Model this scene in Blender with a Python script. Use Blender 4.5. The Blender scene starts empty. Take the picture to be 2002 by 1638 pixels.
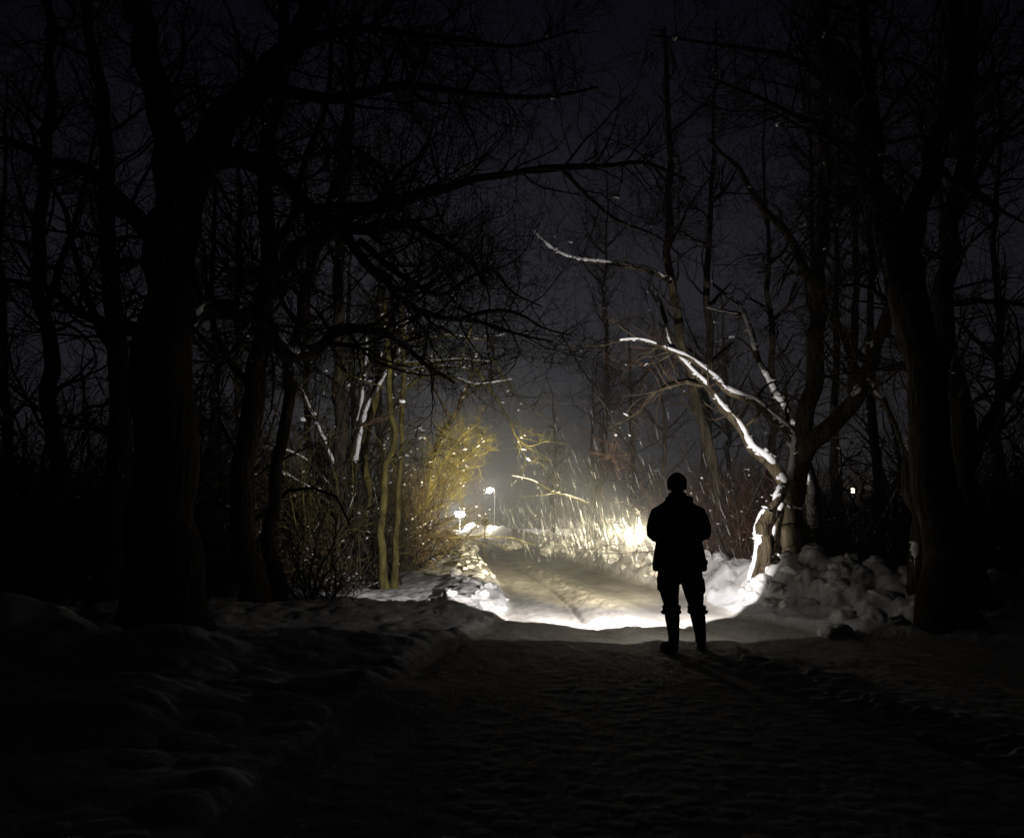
import bpy, bmesh, math, random
import numpy as np
from mathutils import Vector, Matrix

random.seed(7)
RNG = np.random.default_rng(11)
scene = bpy.context.scene
col = scene.collection

# ------------------------------------------------------------------ camera
FPX, CX, CY, HOR, CAMH = 1512.0, 1001.0, 819.0, 1036.0, 1.22
TILT = math.atan((HOR - CY) / FPX)
cam_data = bpy.data.cameras.new("camera")
cam_data.sensor_fit = 'HORIZONTAL'
cam_data.sensor_width = 36.0
cam_data.lens = FPX / 2002.0 * 36.0
cam_data.clip_start = 0.05
cam_data.clip_end = 2000.0
cam = bpy.data.objects.new("camera", cam_data)
cam.location = (0, 0, CAMH)
cam.rotation_euler = (math.pi / 2 + TILT, 0, 0)
col.objects.link(cam)
scene.camera = cam

# ------------------------------------------------------------------ world: overcast winter night
world = bpy.data.worlds.new("World")
scene.world = world
world.use_nodes = True
wn = world.node_tree
for n in list(wn.nodes):
    wn.nodes.remove(n)
w_out = wn.nodes.new("ShaderNodeOutputWorld")
w_bg = wn.nodes.new("ShaderNodeBackground")
w_geo = wn.nodes.new("ShaderNodeTexCoord")
w_sep = wn.nodes.new("ShaderNodeSeparateXYZ")
w_ramp = wn.nodes.new("ShaderNodeValToRGB")
wn.links.new(w_geo.outputs["Generated"], w_sep.inputs[0])
wn.links.new(w_sep.outputs["Z"], w_ramp.inputs[0])
er = w_ramp.color_ramp.elements
er[0].position = 0.0; er[0].color = (.92, .96, 1.25, 1)
er[1].position = 0.85; er[1].color = (0.035, 0.038, 0.07, 1)
e = er.new(0.30); e.color = (0.74, 0.77, 1.02, 1)
e = er.new(0.55); e.color = (0.30, 0.315, 0.56, 1)
w_rampy = wn.nodes.new("ShaderNodeValToRGB")           # the glow of the village lies ahead, beyond the road
w_rampy.color_ramp.elements[0].position = 0.0; w_rampy.color_ramp.elements[0].color = (.05, .05, .07, 1)
w_rampy.color_ramp.elements[1].position = 0.95; w_rampy.color_ramp.elements[1].color = (1, 1, 1, 1)
e = w_rampy.color_ramp.elements.new(0.70); e.color = (.20, .20, .24, 1)
e = w_rampy.color_ramp.elements.new(0.84); e.color = (.50, .50, .55, 1)
wn.links.new(w_sep.outputs["Y"], w_rampy.inputs[0])
w_mul = wn.nodes.new("ShaderNodeMixRGB"); w_mul.blend_type = 'MULTIPLY'; w_mul.inputs[0].default_value = 1.0
wn.links.new(w_ramp.outputs[0], w_mul.inputs[1]); wn.links.new(w_rampy.outputs[0], w_mul.inputs[2])
wn.links.new(w_mul.outputs[0], w_bg.inputs[0])
w_bg.inputs[1].default_value = 0.0028
wn.links.new(w_bg.outputs[0], w_out.inputs[0])

# ------------------------------------------------------------------ exposure (long night exposure)
scene.view_settings.view_transform = 'Standard'
scene.view_settings.look = 'None'
scene.view_settings.gamma = 1.0
scene.view_settings.exposure = 3.0
scene.cycles.max_bounces = 5
scene.cycles.diffuse_bounces = 1
scene.cycles.glossy_bounces = 2
scene.cycles.transmission_bounces = 2
scene.cycles.volume_bounces = 0
scene.cycles.sample_clamp_indirect = 3.0
scene.cycles.use_denoising = True

# light strengths (at exposure 3, i.e. already divided by 8)
E8 = 1.0 / 8.0
HOT_W, MID_W, FLOOD_W, SPILL_W = 28000 * E8, 6000 * E8, 1500 * E8, 13 * E8
HAZE_DENSITY = 0.0026


# ------------------------------------------------------------------ helpers
def ray(px, py):
    xr, yu = (px - CX) / FPX, (CY - py) / FPX
    return np.array([xr, math.cos(TILT) - yu * math.sin(TILT), math.sin(TILT) + yu * math.cos(TILT)])


def P(px, py, depth):
    d = ray(px, py)
    return np.array([0, 0, CAMH]) + d * (depth / d[1])


def tag(o, label=None, cat=None, group=None, kind=None):
    if label: o["label"] = label
    if cat: o["category"] = cat
    if group: o["group"] = group
    if kind: o["kind"] = kind
    return o


def empty(name, loc, rz=0.0):
    o = bpy.data.objects.new(name, None)
    o.location = loc
    o.rotation_euler = (0, 0, rz)
    col.objects.link(o)
    return o


def mesh_np(name, V, F, mat, parent=None, smooth=True, origin=None):
    """V (n,3), F (m,k) faces all of one size -> one mesh object"""
    V = np.asarray(V, dtype=np.float32)
    if origin is not None:
        V = V - np.asarray(origin, dtype=np.float32)
    F = np.asarray(F, dtype=np.int32)
    me = bpy.data.meshes.new(name)
    me.vertices.add(len(V))
    me.vertices.foreach_set("co", V.ravel())
    k = F.shape[1]
    me.loops.add(F.size)
    me.loops.foreach_set("vertex_index", F.ravel())
    me.polygons.add(len(F))
    me.polygons.foreach_set("loop_start", np.arange(0, F.size, k, dtype=np.int32))
    me.polygons.foreach_set("loop_total", np.full(len(F), k, dtype=np.int32))
    if smooth:
        me.polygons.foreach_set("use_smooth", np.ones(len(F), dtype=bool))
    me.update(calc_edges=True)
    me.materials.append(mat)
    o = bpy.data.objects.new(name, me)
    col.objects.link(o)
    if parent is not None:
        o.parent = parent
    return o


def copy_tree(o, parent=None):
    c = o.copy()
    col.objects.link(c)
    if parent is not None:
        c.parent = parent
    for ch in list(o.children):
        copy_tree(ch, c)
    return c


def hash2(ix, iy, seed=0):
    h = (ix.astype(np.int64) * 374761393 + iy.astype(np.int64) * 668265263 + seed * 974711) & 0x7fffffff
    h = ((h ^ (h >> 13)) * 1274126177) & 0x7fffffff
    h = h ^ (h >> 16)
    return (h & 0xffffff) / float(0xffffff)


def vnoise(x, y, seed=0):
    ix, iy = np.floor(x), np.floor(y)
    fx, fy = x - ix, y - iy
    ix, iy = ix.astype(np.int64), iy.astype(np.int64)
    fx = fx * fx * (3 - 2 * fx); fy = fy * fy * (3 - 2 * fy)
    a, b = hash2(ix, iy, seed), hash2(ix + 1, iy, seed)
    c, d = hash2(ix, iy + 1, seed), hash2(ix + 1, iy + 1, seed)
    return (a * (1 - fx) + b * fx) * (1 - fy) + (c * (1 - fx) + d * fx) * fy


def fbm(x, y, seed=0, octv=4):
    s, a, t = 0.0, 0.5, 0.0
    for i in range(octv):
        s = s + a * vnoise(x * 2 ** i, y * 2 ** i, seed + i * 17)
        t += a; a *= 0.5
    return s / t


def domes(x, y, size, seed=0, keep=1.0, fill=0.68):
    """rounded lumps of the given cell size, 0..1"""
    gx, gy = x / size, y / size
    ix, iy = np.floor(gx).astype(np.int64), np.floor(gy).astype(np.int64)
    best = np.zeros_like(gx)
    for dx in (-1, 0, 1):
        for dy in (-1, 0, 1):
            cx, cy = ix + dx, iy + dy
            px = cx + 0.1 + 0.8 * hash2(cx, cy, seed)
            py = cy + 0.1 + 0.8 * hash2(cx, cy, seed + 5)
            r = hash2(cx, cy, seed + 9)
            rad = fill * (0.55 + 0.6 * r)
            d2 = ((gx - px) ** 2 + (gy - py) ** 2) / rad ** 2
            h = np.sqrt(np.maximum(0, 1 - d2)) * (0.45 + 0.55 * r)
            if keep < 1.0:
                h = h * (hash2(cx, cy, seed + 21) < keep)
            best = np.maximum(best, h)
    return best


def seg_dist(x, y, pl):
    """distance to a polyline and the running height weight of the nearest point"""
    bd = np.full(x.shape, 1e9); bw = np.zeros(x.shape); bh = np.zeros(x.shape)
    for (ax, ay, ah, aw), (bx, by, bh_, bw_) in zip(pl[:-1], pl[1:]):
        vx, vy = bx - ax, by - ay
        t = np.clip(((x - ax) * vx + (y - ay) * vy) / (vx * vx + vy * vy + 1e-9), 0, 1)
        d = np.hypot(x - ax - t * vx, y - ay - t * vy)
        m = d < bd
        bd = np.where(m, d, bd)
        bh = np.where(m, ah + t * (bh_ - ah), bh)
        bw = np.where(m, aw + t * (bw_ - aw), bw)
    return bd, bh, bw


def smooth01(t):
    t = np.clip(t, 0, 1)
    return t * t * (3 - 2 * t)


# ------------------------------------------------------------------ terrain
EDGE_Y = np.array([-30., 4., 8., 9.5, 11., 13., 16., 20., 26., 34., 45., 60., 75., 95., 130., 400.])
EDGE_L = np.array([-1.2, -1.2, -.75, -.35, -.18, -.08, -.22, -.45, -.88, -1.45, -2.3, -4.0, -6.0, -8.6, -15., -70.])
EDGE_R = np.array([7.5, 7.5, 5.2, 3.9, 3.25, 3.15, 3.05, 2.75, 2.35, 1.90, 1.15, -.5, -2.6, -5.8, -12., -66.])

RB = [(12.5, 9.6, .30, .9), (8.5, 9.9, .34, .9), (6.2, 10.6, .40, .95), (4.9, 11.6, .46, .95), (4.25, 13, .46, .75), (4.0, 16, .44, .62), (3.65, 20, .42, .6),
      (3.2, 26, .44, .6), (2.75, 34, .45, .6), (2.0, 45, .5, .65), (.4, 60, .55, .7), (-1.7, 75, .6, .8), (-4.9, 95, .6, .8)]
LB = [(-11, 6.5, .34, 1.0), (-8, 9.2, .22, .9), (-4.6, 10.4, .10, .75), (-2.6, 10.7, .07, .6), (-1.25, 10.9, .05, .5), (-.75, 12.2, .07, .45), (-.72, 14, .09, .42), (-1.05, 20, .12, .45),
      (-1.5, 26, .16, .5), (-2.1, 34, .22, .55), (-3.0, 45, .28, .6), (-4.7, 60, .36, .7), (-6.8, 75, .45, .8), (-9.8, 95, .5, .8)]
MOUNDS = [(-4.4, 6.9, .50, .85), (-2.95, 6.7, .32, .55), (-5.8, 8.2, .35, .9), (-1.9, 7.6, .14, .8), (-2.6, 5.2, .20, .7), (-1.2, 5.9, .10, .6),
          (5.4, 8.6, .10, .9), (7.0, 7.6, .16, 1.0), (4.6, 12.3, .12, .5), (5.4, 11.2, .10, .5)]


def rise(y):
    return 1.3 * smooth01((y - 30) / 85.0)


def road_mask(x, y):
    l, r = np.interp(y, EDGE_Y, EDGE_L), np.interp(y, EDGE_Y, EDGE_R)
    return smooth01((x - l + .12) / .24) * smooth01((r - x + .12) / .24)


def height(x, y):
    x = np.asarray(x, float); y = np.asarray(y, float)
    z = rise(y)
    rm = road_mask(x, y)
    off = 1 - rm
    # snow field beside the road
    left = smooth01((-x - .3) / 1.2)
    z = z + off * (.05 + .20 * (fbm(x * .35, y * .35, 3) - .35) + .07 * (fbm(x * 1.7, y * 1.7, 8) - .5))
    z = z + off * (.05 * domes(x, y, .55, 40, .6) + .03 * (fbm(x * 5, y * 5, 44, 3) - .5) + .03 * domes(x, y, .21, 46, .35))
    # banks
    for pl, sd in ((RB, 50), (LB, 70)):
        d, hh, ww = seg_dist(x + .22 * (fbm(x * 1.1, y * 1.1, sd) - .5), y + .22 * (fbm(x * 1.1, y * 1.1, sd + 3) - .5), pl)
        prof = np.exp(-(d / ww) ** 2)
        lump = .62 + .75 * fbm(x * .9, y * .9, sd + 6, 3)
        z = z + hh * prof * lump * (.6 + .4 * off)
        skirt = np.exp(-(d / (ww * 1.35)) ** 4)
        big, mid, sml = domes(x, y, .62, sd + 11, .8), domes(x, y, .30, sd + 12, .85), domes(x, y, .15, sd + 13, .8)
        z = z + skirt * np.clip(hh / .44, .34, 1.1) * (.17 * big + .10 * mid + .05 * sml) * (.55 + .45 * off)
    for (mx, my, mh, mw) in MOUNDS:
        z = z + mh * np.exp(-(((x - mx) ** 2 + (y - my) ** 2) / mw ** 2)) * (.75 + .5 * fbm(x * 1.5, y * 1.5, 31, 3))
    # road: ruts along its length, grit and lumps dropped by the plough
    l, r = np.interp(y, EDGE_Y, EDGE_L), np.interp(y, EDGE_Y, EDGE_R)
    t = (x - l) / (r - l)
    c = .5 * (l + r)
    s = x - c
    rut = -.035 * (np.exp(-((s - .72) / .24) ** 2) + np.exp(-((s + .72) / .24) ** 2))
    rut = rut + .035 * (fbm(s * 5.0, y * .55, 91, 3) - .5)
    nf = .18 + .82 * smooth01((y - 5.5) / 4.0)
    z = z + rm * nf * (rut + .040 * (fbm(x * 2.6, y * 2.1, 93, 5) - .5) + .012 * (vnoise(x * 16, y * 9, 94) - .5))
    strip = np.exp(-((s + .1 + .25 * (fbm(y * .4, y * 0, 95) - .5)) / .33) ** 2)
    z = z + rm * (.045 * domes(x, y, .17, 96, .36) * (.06 + .94 * strip) + .022 * domes(x, y, .085, 97, .45) * (.22 + .78 * strip))
    gr = np.exp(-((s + .55 + .002 * y) / .035) ** 2) * smooth01((vnoise(y * .22, y * 0, 98) - .35) * 5)
    gr2 = np.exp(-((s - .62 - .15 * (vnoise(y * .16, y * 0, 99) - .5)) / .045) ** 2) * smooth01((vnoise(y * .3, y * 0, 101) - .4) * 5)
    z = z - rm * (.055 * gr + .035 * gr2)
    return z


def H(x, y):
    return float(height(np.array([x]), np.array([y]))[0])


# ------------------------------------------------------------------ materials
def new_mat(name):
    m = bpy.data.materials.new(name)
    m.use_nodes = True
    nt = m.node_tree
    b = nt.nodes["Principled BSDF"]
    return m, nt, b


def noise_mat(name, c1, c2, scale, rough=.85, bump=0.0, bump_scale=None, detail=6.0, spec=.2, lo=.35, hi=.65, stretch=None, c3=None, bdist=.02):
    m, nt, b = new_mat(name)
    tc = nt.nodes.new("ShaderNodeTexCoord")
    mp = nt.nodes.new("ShaderNodeMapping")
    nt.links.new(tc.outputs["Object"], mp.inputs[0])
    if stretch: mp.inputs["Scale"].default_value = stretch
    nz = nt.nodes.new("ShaderNodeTexNoise")
    nz.inputs["Scale"].default_value = scale
    nz.inputs["Detail"].default_value = detail
    nt.links.new(mp.outputs[0], nz.inputs["Vector"])
    rp = nt.nodes.new("ShaderNodeValToRGB")
    rp.color_ramp.elements[0].position = lo
    rp.color_ramp.elements[0].color = (*c1, 1)
    rp.color_ramp.elements[1].position = hi
    rp.color_ramp.elements[1].color = (*c2, 1)
    if c3:
        e = rp.color_ramp.elements.new(hi + .1); e.color = (*c3, 1)
    nt.links.new(nz.outputs["Fac"], rp.inputs[0])
    nt.links.new(rp.outputs[0], b.inputs["Base Color"])
    b.inputs["Roughness"].default_value = rough
    b.inputs["Specular IOR Level"].default_value = spec
    if bump:
        nb = nt.nodes.new("ShaderNodeTexNoise")
        nb.inputs["Scale"].default_value = bump_scale or scale * 4
        nb.inputs["Detail"].default_value = 5
        nt.links.new(mp.outputs[0], nb.inputs["Vector"])
        bp = nt.nodes.new("ShaderNodeBump")
        bp.inputs["Strength"].default_value = bump
        bp.inputs["Distance"].default_value = bdist
        nt.links.new(nb.outputs["Fac"], bp.inputs["Height"])
        nt.links.new(bp.outputs[0], b.inputs["Normal"])
    return m


def emit_mat(name, color, strength):
    m, nt, b = new_mat(name)
    b.inputs["Base Color"].default_value = (.8, .8, .8, 1)
    b.inputs["Emission Color"].default_value = (*color, 1)
    b.inputs["Emission Strength"].default_value = strength
    return m


M = {}
M["snow"] = noise_mat("snow", (.70, .70, .72), (.84, .84, .85), 1.6, .95, .5, 22, spec=.05, bdist=.012)
M["bank"] = noise_mat("ploughed_snow", (.58, .56, .54), (.82, .81, .80), 2.6, .95, .6, 30, spec=.05, bdist=.015)
M["road"] = noise_mat("packed_snow_road", (.40, .37, .33), (.62, .60, .56), 1.5, .95, .6, 34, spec=.04, bdist=.012, lo=.30, hi=.68, stretch=(1, .35, 1))
M["cap"] = noise_mat("branch_snow", (.74, .74, .76), (.86, .86, .87), 9, .75, .4, 60, spec=.2, bdist=.006)
M["bark_dark"] = noise_mat("dark_bark", (.030, .024, .018), (.085, .068, .050), 14, .92, 1.0, 30, stretch=(1, 1, .22), spec=.1, bdist=.07)
M["bark_brown"] = noise_mat("brown_bark", (.045, .036, .022), (.125, .10, .062), 10, .9, 1.0, 26, stretch=(1, 1, .22), spec=.1, bdist=.07)
M["bark_moss"] = noise_mat("mossy_bark", (.075, .062, .024), (.18, .155, .05), 9, .92, .7, 40, stretch=(1, 1, .4), spec=.1, c3=(.22, .20, .07))
M["twig_dark"] = noise_mat("dark_twig", (.030, .025, .020), (.065, .052, .038), 6, .9, spec=.1)
M["twig_brown"] = noise_mat("brown_twig", (.075, .045, .028), (.15, .09, .055), 6, .85, spec=.15)
M["twig_red"] = noise_mat("red_twig", (.085, .040, .022), (.16, .075, .04), 6, .85, spec=.15)
M["twig_green"] = noise_mat("lichen_twig", (.17, .14, .045), (.36, .30, .095), 3, .85, spec=.15)
M["twig_olive"] = noise_mat("olive_twig", (.075, .065, .025), (.17, .15, .05), 4, .85, spec=.15)
M["cloth"] = noise_mat("dark_jacket_cloth", (.010, .010, .013), (.020, .020, .026), 8, .9, .3, 60, spec=.1)
M["cloth2"] = noise_mat("dark_trouser_cloth", (.012, .012, .012), (.022, .021, .020), 9, .9, .3, 60, spec=.1)
M["knit"] = noise_mat("dark_wool", (.010, .010, .012), (.022, .022, .026), 40, .95, .5, 120, spec=.05)
M["rubber"] = noise_mat("black_boot_leather", (.010, .009, .008), (.022, .020, .018), 14, .7, .2, 60, spec=.3)
M["skin"] = noise_mat("skin", (.42, .25, .18), (.52, .33, .25), 20, .55, .1, 80, spec=.3)
M["hair"] = noise_mat("dark_hair", (.02, .014, .01), (.04, .028, .02), 60, .6)
M["eye"] = noise_mat("eye", (.75, .73, .70), (.78, .76, .74), 4, .25, spec=.5)
M["metal"] = noise_mat("dark_metal", (.03, .03, .032), (.06, .06, .062), 10, .5, .1, 40, spec=.5)
M["pole"] = noise_mat("grey_pole", (.12, .12, .12), (.20, .20, .19), 6, .6, .1, 40, spec=.4)
M["lamp_a"] = emit_mat("lamp_glow", (1.0, .93, .80), 12)
M["lamp_b"] = emit_mat("flood_glow", (1.0, .98, .95), 16)
M["lamp_c"] = emit_mat("warm_lamp_glow", (1.0, .84, .55), 20)
M["torch_lens"] = emit_mat("torch_lens", (1.0, .95, .85), 60)
M["flake"], _nt, _b = new_mat("falling_snow")
_b.inputs["Base Color"].default_value = (.85, .85, .85, 1)
_b.inputs["Roughness"].default_value = 1.0

# ------------------------------------------------------------------ ground, road and banks: one height field cut into surfaces
def build_ground():
    NC = 840
    th = np.linspace(-1, 1, NC)
    u = np.sign(th) * (0.75 * np.abs(th) + 0.25 * np.abs(th) ** 3)
    s = np.linspace(1.22 * FPX / 2.0, 1.22 * FPX / 26.0, 560)          # even steps in the picture up to 26 m
    near = 1.22 * FPX / s
    mid = np.geomspace(26.0, 130.0, 230)[1:]
    far = np.geomspace(130.0, 420.0, 30)[1:]
    back = np.linspace(-25, 1.7, 24)
    Y = np.concatenate([back, near, mid, far])
    W = .80 * np.maximum(Y, 0) + 6.0
    W = np.where(Y < 3, np.maximum(W, 8.4), W)
    W = np.where(Y > 130, W + (Y - 130) * .3, W)
    X = u[None, :] * W[:, None] + .0
    YY = np.repeat(Y[:, None], NC, 1)
    Z = height(X.ravel(), YY.ravel()).reshape(X.shape)
    V = np.stack([X, YY, Z], -1).reshape(-1, 3)
    nr = len(Y)
    idx = np.arange(nr * NC).reshape(nr, NC)
    F = np.stack([idx[:-1, :-1], idx[:-1, 1:], idx[1:, 1:], idx[1:, :-1]], -1).reshape(-1, 4)
    # vertex normals of the whole sheet, so that the cut leaves no seam
    G = V.reshape(nr, NC, 3)
    du = np.gradient(G, axis=1); dv = np.gradient(G, axis=0)
    N = np.cross(du, dv); N /= np.linalg.norm(N, axis=-1, keepdims=True) + 1e-12
    N = N.reshape(-1, 3)
    c = V[F].mean(1)
    rd = (road_mask(c[:, 0], c[:, 1]) > .5) & (c[:, 1] < 130)
    dR, _, wR = seg_dist(c[:, 0], c[:, 1], RB)
    dL, _, wL = seg_dist(c[:, 0], c[:, 1], LB)
    br = ~rd & (dR < wR * 1.25)
    bl = ~rd & ~br & (dL < wL * 1.25)
    gr = ~(rd | br | bl)
    for name, m, mat, lab, kind in (("ground", gr, M["snow"], None, "structure"), ("road", rd, M["road"], None, "structure"),
                                    ("snow_bank", br, M["bank"], "lumpy ploughed snow bank along the right side of the road, behind the standing man", None),
                                    ("snow_bank", bl, M["bank"], "low ploughed snow bank along the left side of the road, below the trees", None)):
        f = F[m]
        used, inv = np.unique(f, return_inverse=True)
        o = mesh_np(name, V[used], inv.reshape(-1, 4), mat)
        o.data.normals_split_custom_set_from_vertices(N[used].tolist())
        if kind: tag(o, kind=kind)
        else: tag(o, lab, "snow bank", "ploughed snow banks beside the road")


build_ground()


# ------------------------------------------------------------------ lumps of snow
def ico(sub=2):
    bm = bmesh.new()
    bmesh.ops.create_icosphere(bm, subdivisions=sub, radius=1)
    v = np.array([x.co[:] for x in bm.verts]); f = np.array([[q.index for q in p.verts] for p in bm.faces])
    bm.free()
    return v, f


def lump_mesh(seed, sub=4):
    v, f = ico(sub)
    r = np.random.default_rng(seed)
    d = np.full(len(v), 1.12)
    for i in range(17):                      # broken faces of ploughed snow
        n = r.normal(size=3); n /= np.linalg.norm(n)
        d = np.minimum(d, r.uniform(.62, 1.0) / np.maximum(v @ n, .05))
    for i in range(7):
        n = r.normal(size=3) * 2.2
        d = d + .035 * np.sin(v @ n + r.uniform(0, 6))
    for i in range(10):
        n = r.normal(size=3) * 6.5
        d = d + .022 * np.sin(v @ n + r.uniform(0, 6))
    v = v * d[:, None] * np.array([1, r.uniform(.7, .95), r.uniform(.55, .8)])
    return v, f


LUMPS = []
for k in range(6):
    v, f = lump_mesh(100 + k)
    LUMPS.append(mesh_np("snow_lump", v, f, M["bank"]))
lump_used = [False] * len(LUMPS)


def put_lump(x, y, s, label, group, sink=.35, k=None, sz=1.0):
    k = random.randrange(len(LUMPS)) if k is None else k
    if not lump_used[k]:
        o = LUMPS[k]; lump_used[k] = True
    else:
        o = LUMPS[k].copy(); col.objects.link(o)
    o.location = (x, y, H(x, y) + s * sz * .7 * (1 - 2 * sink) * .6)
    o.scale = (s, s * random.uniform(.8, 1.1), s * sz)
    o.rotation_euler = (random.uniform(-.3, .3), random.uniform(-.3, .3), random.uniform(0, 6.28))
    tag(o, label, "snow lump", group)
    return o


GR, GL = "snow lumps on the right bank", "snow lumps on the left bank"
for i in range(95):
    t = random.random() ** 1.3
    y = 11.5 + 32 * t
    xr = np.interp(y, EDGE_Y, EDGE_R) + abs(random.gauss(.55, .42))
    put_lump(xr, y, random.uniform(.07, .22) * (1 + .25 * (y > 20)), "broken lump of ploughed snow on the right-hand bank of the road", GR)
for i in range(60):
    x = random.uniform(3.6, 7.5)
    y = random.uniform(9.2, 12.6) - .12 * (x - 3.6)
    put_lump(x, y, random.uniform(.05, .24) ** 1.0, "broken lump of ploughed snow in the heap to the right of the man", "snow lumps in the heap right of the man", sink=.62)
for i in range(105):
    y = 11.2 + 36 * random.random() ** 1.4
    xl = np.interp(y, EDGE_Y, EDGE_L) - abs(random.gauss(.35, .42))
    put_lump(xl, y, (.03 + .12 * random.random() ** 2) * (1 + .03 * max(0, y - 14)), "broken lump of ploughed snow on the left-hand bank of the road", GL, sink=.5)
for i in range(22):
    x = random.uniform(-2.6, .1)
    put_lump(x, random.uniform(10.6, 12.6), random.uniform(.03, .085), "lump of snow on the near left bank at the edge of the lamplight", "snow lumps on the near left bank", sink=.5)
# the bigger heaps
for px, py, dep, s, lab in ((880, 1032, 74, .95, "tall pointed snow heap left of the road at its far end under the bright floodlight"),
                            (918, 1040, 64, .55, "low snow heap beside the far end of the road, just right of the pointed heap"),
                            (1003, 1052, 47, .75, "smooth snow heap on the right bank nearest to the far street lamp"),
                            (1077, 1062, 36, .62, "smooth snow heap on the right bank halfway down the road"),
                            (1236, 1085, 22, .42, "rounded snow heap on the right bank just left of the standing man")):
    p = P(px, py, dep)
    o = put_lump(p[0], p[1], s, lab, "large snow heaps along the road", sink=.4, sz=.95)


# ------------------------------------------------------------------ branching plants
def catmull(pts, n):
    pts = np.asarray(pts, float)
    if len(pts) == 2:
        pts = np.vstack([pts[0], pts.mean(0), pts[1]])
    q = np.vstack([2 * pts[0] - pts[1], pts, 2 * pts[-1] - pts[-2]])
    out = []
    m = 12
    for i in range(1, len(q) - 2):
        t = np.linspace(0, 1, m, endpoint=False)[:, None]
        a, b, c, d = q[i - 1], q[i], q[i + 1], q[i + 2]
        out.append(.5 * (2 * b + (c - a) * t + (2 * a - 5 * b + 4 * c - d) * t ** 2 + (3 * b - a - 3 * c + d) * t ** 3))
    out.append(pts[-1][None])
    o = np.vstack(out)
    L = np.concatenate([[0], np.cumsum(np.linalg.norm(np.diff(o, axis=0), axis=1))])
    s = np.linspace(0, L[-1], n)
    return np.stack([np.interp(s, L, o[:, k]) for k in range(3)], -1), L[-1]


def unit(v):
    return v / (np.linalg.norm(v, axis=-1, keepdims=True) + 1e-9)


def tubes(Pn, R, sides):
    """(N,K,3),(N,K) -> verts, quads"""
    N, K, _ = Pn.shape
    T = unit(np.gradient(Pn, axis=1))
    mean = unit(Pn[:, -1] - Pn[:, 0])
    ref = np.eye(3)[np.argmin(np.abs(mean), axis=1)][:, None, :]
    U = unit(np.cross(T, np.broadcast_to(ref, T.shape)))
    Vv = np.cross(T, U)
    a = np.arange(sides) * 2 * np.pi / sides
    ring = Pn[:, :, None, :] + R[:, :, None, None] * (np.cos(a)[None, None, :, None] * U[:, :, None, :] + np.sin(a)[None, None, :, None] * Vv[:, :, None, :])
    V = ring.reshape(-1, 3)
    i = np.arange(N * K * sides).reshape(N, K, sides)
    j = np.roll(i, -1, axis=2)
    F = np.stack([i[:, :-1], j[:, :-1], j[:, 1:], i[:, 1:]], -1).reshape(-1, 4)
    return V, F


class Acc:
    def __init__(self): self.v, self.f, self.n = [], [], 0

    def add(self, V, F):
        self.v.append(V); self.f.append(F + self.n); self.n += len(V)

    def build(self, name, mat, parent, origin=None):
        if not self.v: return None
        return mesh_np(name, np.vstack(self.v), np.vstack(self.f), mat, parent, origin=origin)


def walk(pos, d, L, r0, K, rng, wander=.16, up=.05, curl=.10, tip=.18, bias=None):
    N = len(pos)
    out = np.empty((N, K, 3)); out[:, 0] = pos
    cv = rng.normal(size=(N, 3)) * curl
    step = (L / (K - 1))[:, None]
    for k in range(1, K):
        d = d + rng.normal(size=(N, 3)) * wander + cv
        d[:, 2] += up
        if bias is not None: d = d + bias
        d = unit(d)
        out[:, k] = out[:, k - 1] + d * step
    t = np.linspace(0, 1, K)[None]
    R = r0[:, None] * (1 - (1 - tip) * t)
    return out, R


def spawn(Pn, R, dens, lmin, lmax, K, rng, ang=(35, 75), t0=.1, wander=.16, up=.05, curl=.1, rk=.6, rmin=.003, rmax=.05, bias=None, tpow=1.0, lenref=None):
    L = np.linalg.norm(np.diff(Pn, axis=1), axis=2).sum(1)
    cnt = rng.poisson(np.maximum(L * dens * (1 - t0), .0))
    idx = np.repeat(np.arange(len(L)), cnt)
    if len(idx) == 0: return np.zeros((0, K, 3)), np.zeros((0, K))
    t = t0 + (1 - t0) * rng.random(len(idx)) ** tpow
    kf = t * (Pn.shape[1] - 1)
    k0 = np.minimum(kf.astype(int), Pn.shape[1] - 2)
    fr = (kf - k0)[:, None]
    a, b = Pn[idx, k0], Pn[idx, k0 + 1]
    pos = a + (b - a) * fr
    tan = unit(b - a)
    rl = R[idx, k0] * (1 - fr[:, 0]) + R[idx, k0 + 1] * fr[:, 0]
    rv = rng.normal(size=(len(idx), 3)); rv[:, 2] += .25
    perp = unit(rv - tan * (rv * tan).sum(1, keepdims=True))
    an = np.radians(rng.uniform(*ang, len(idx)))[:, None]
    d = np.cos(an) * tan + np.sin(an) * perp
    ln = rng.uniform(lmin, lmax, len(idx)) * (1.05 - .45 * t)
    r0 = np.clip(rl * rk, rmin, rmax) * (.7 + .3 * rng.random(len(idx)))
    return walk(pos, d, ln, r0, K, rng, wander, up, curl, bias=bias)


def smooth_noise(N, K, rng, cell):
    """(N,K) smooth 0..1 noise, 'cell' samples per bump"""
    m = max(3, int(K / cell) + 3)
    base = rng.random((N, m))
    x = np.linspace(0, m - 2.001, K)
    i = x.astype(int); f = x - i; f = f * f * (3 - 2 * f)
    return base[:, i] * (1 - f) + base[:, i + 1] * f


def resample(Pn, R, K):
    s = np.linspace(0, Pn.shape[1] - 1.0001, K)
    i = s.astype(int); f = s - i
    return Pn[:, i] * (1 - f)[None, :, None] + Pn[:, i + 1] * f[None, :, None], R[:, i] * (1 - f)[None] + R[:, i + 1] * f[None]


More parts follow.
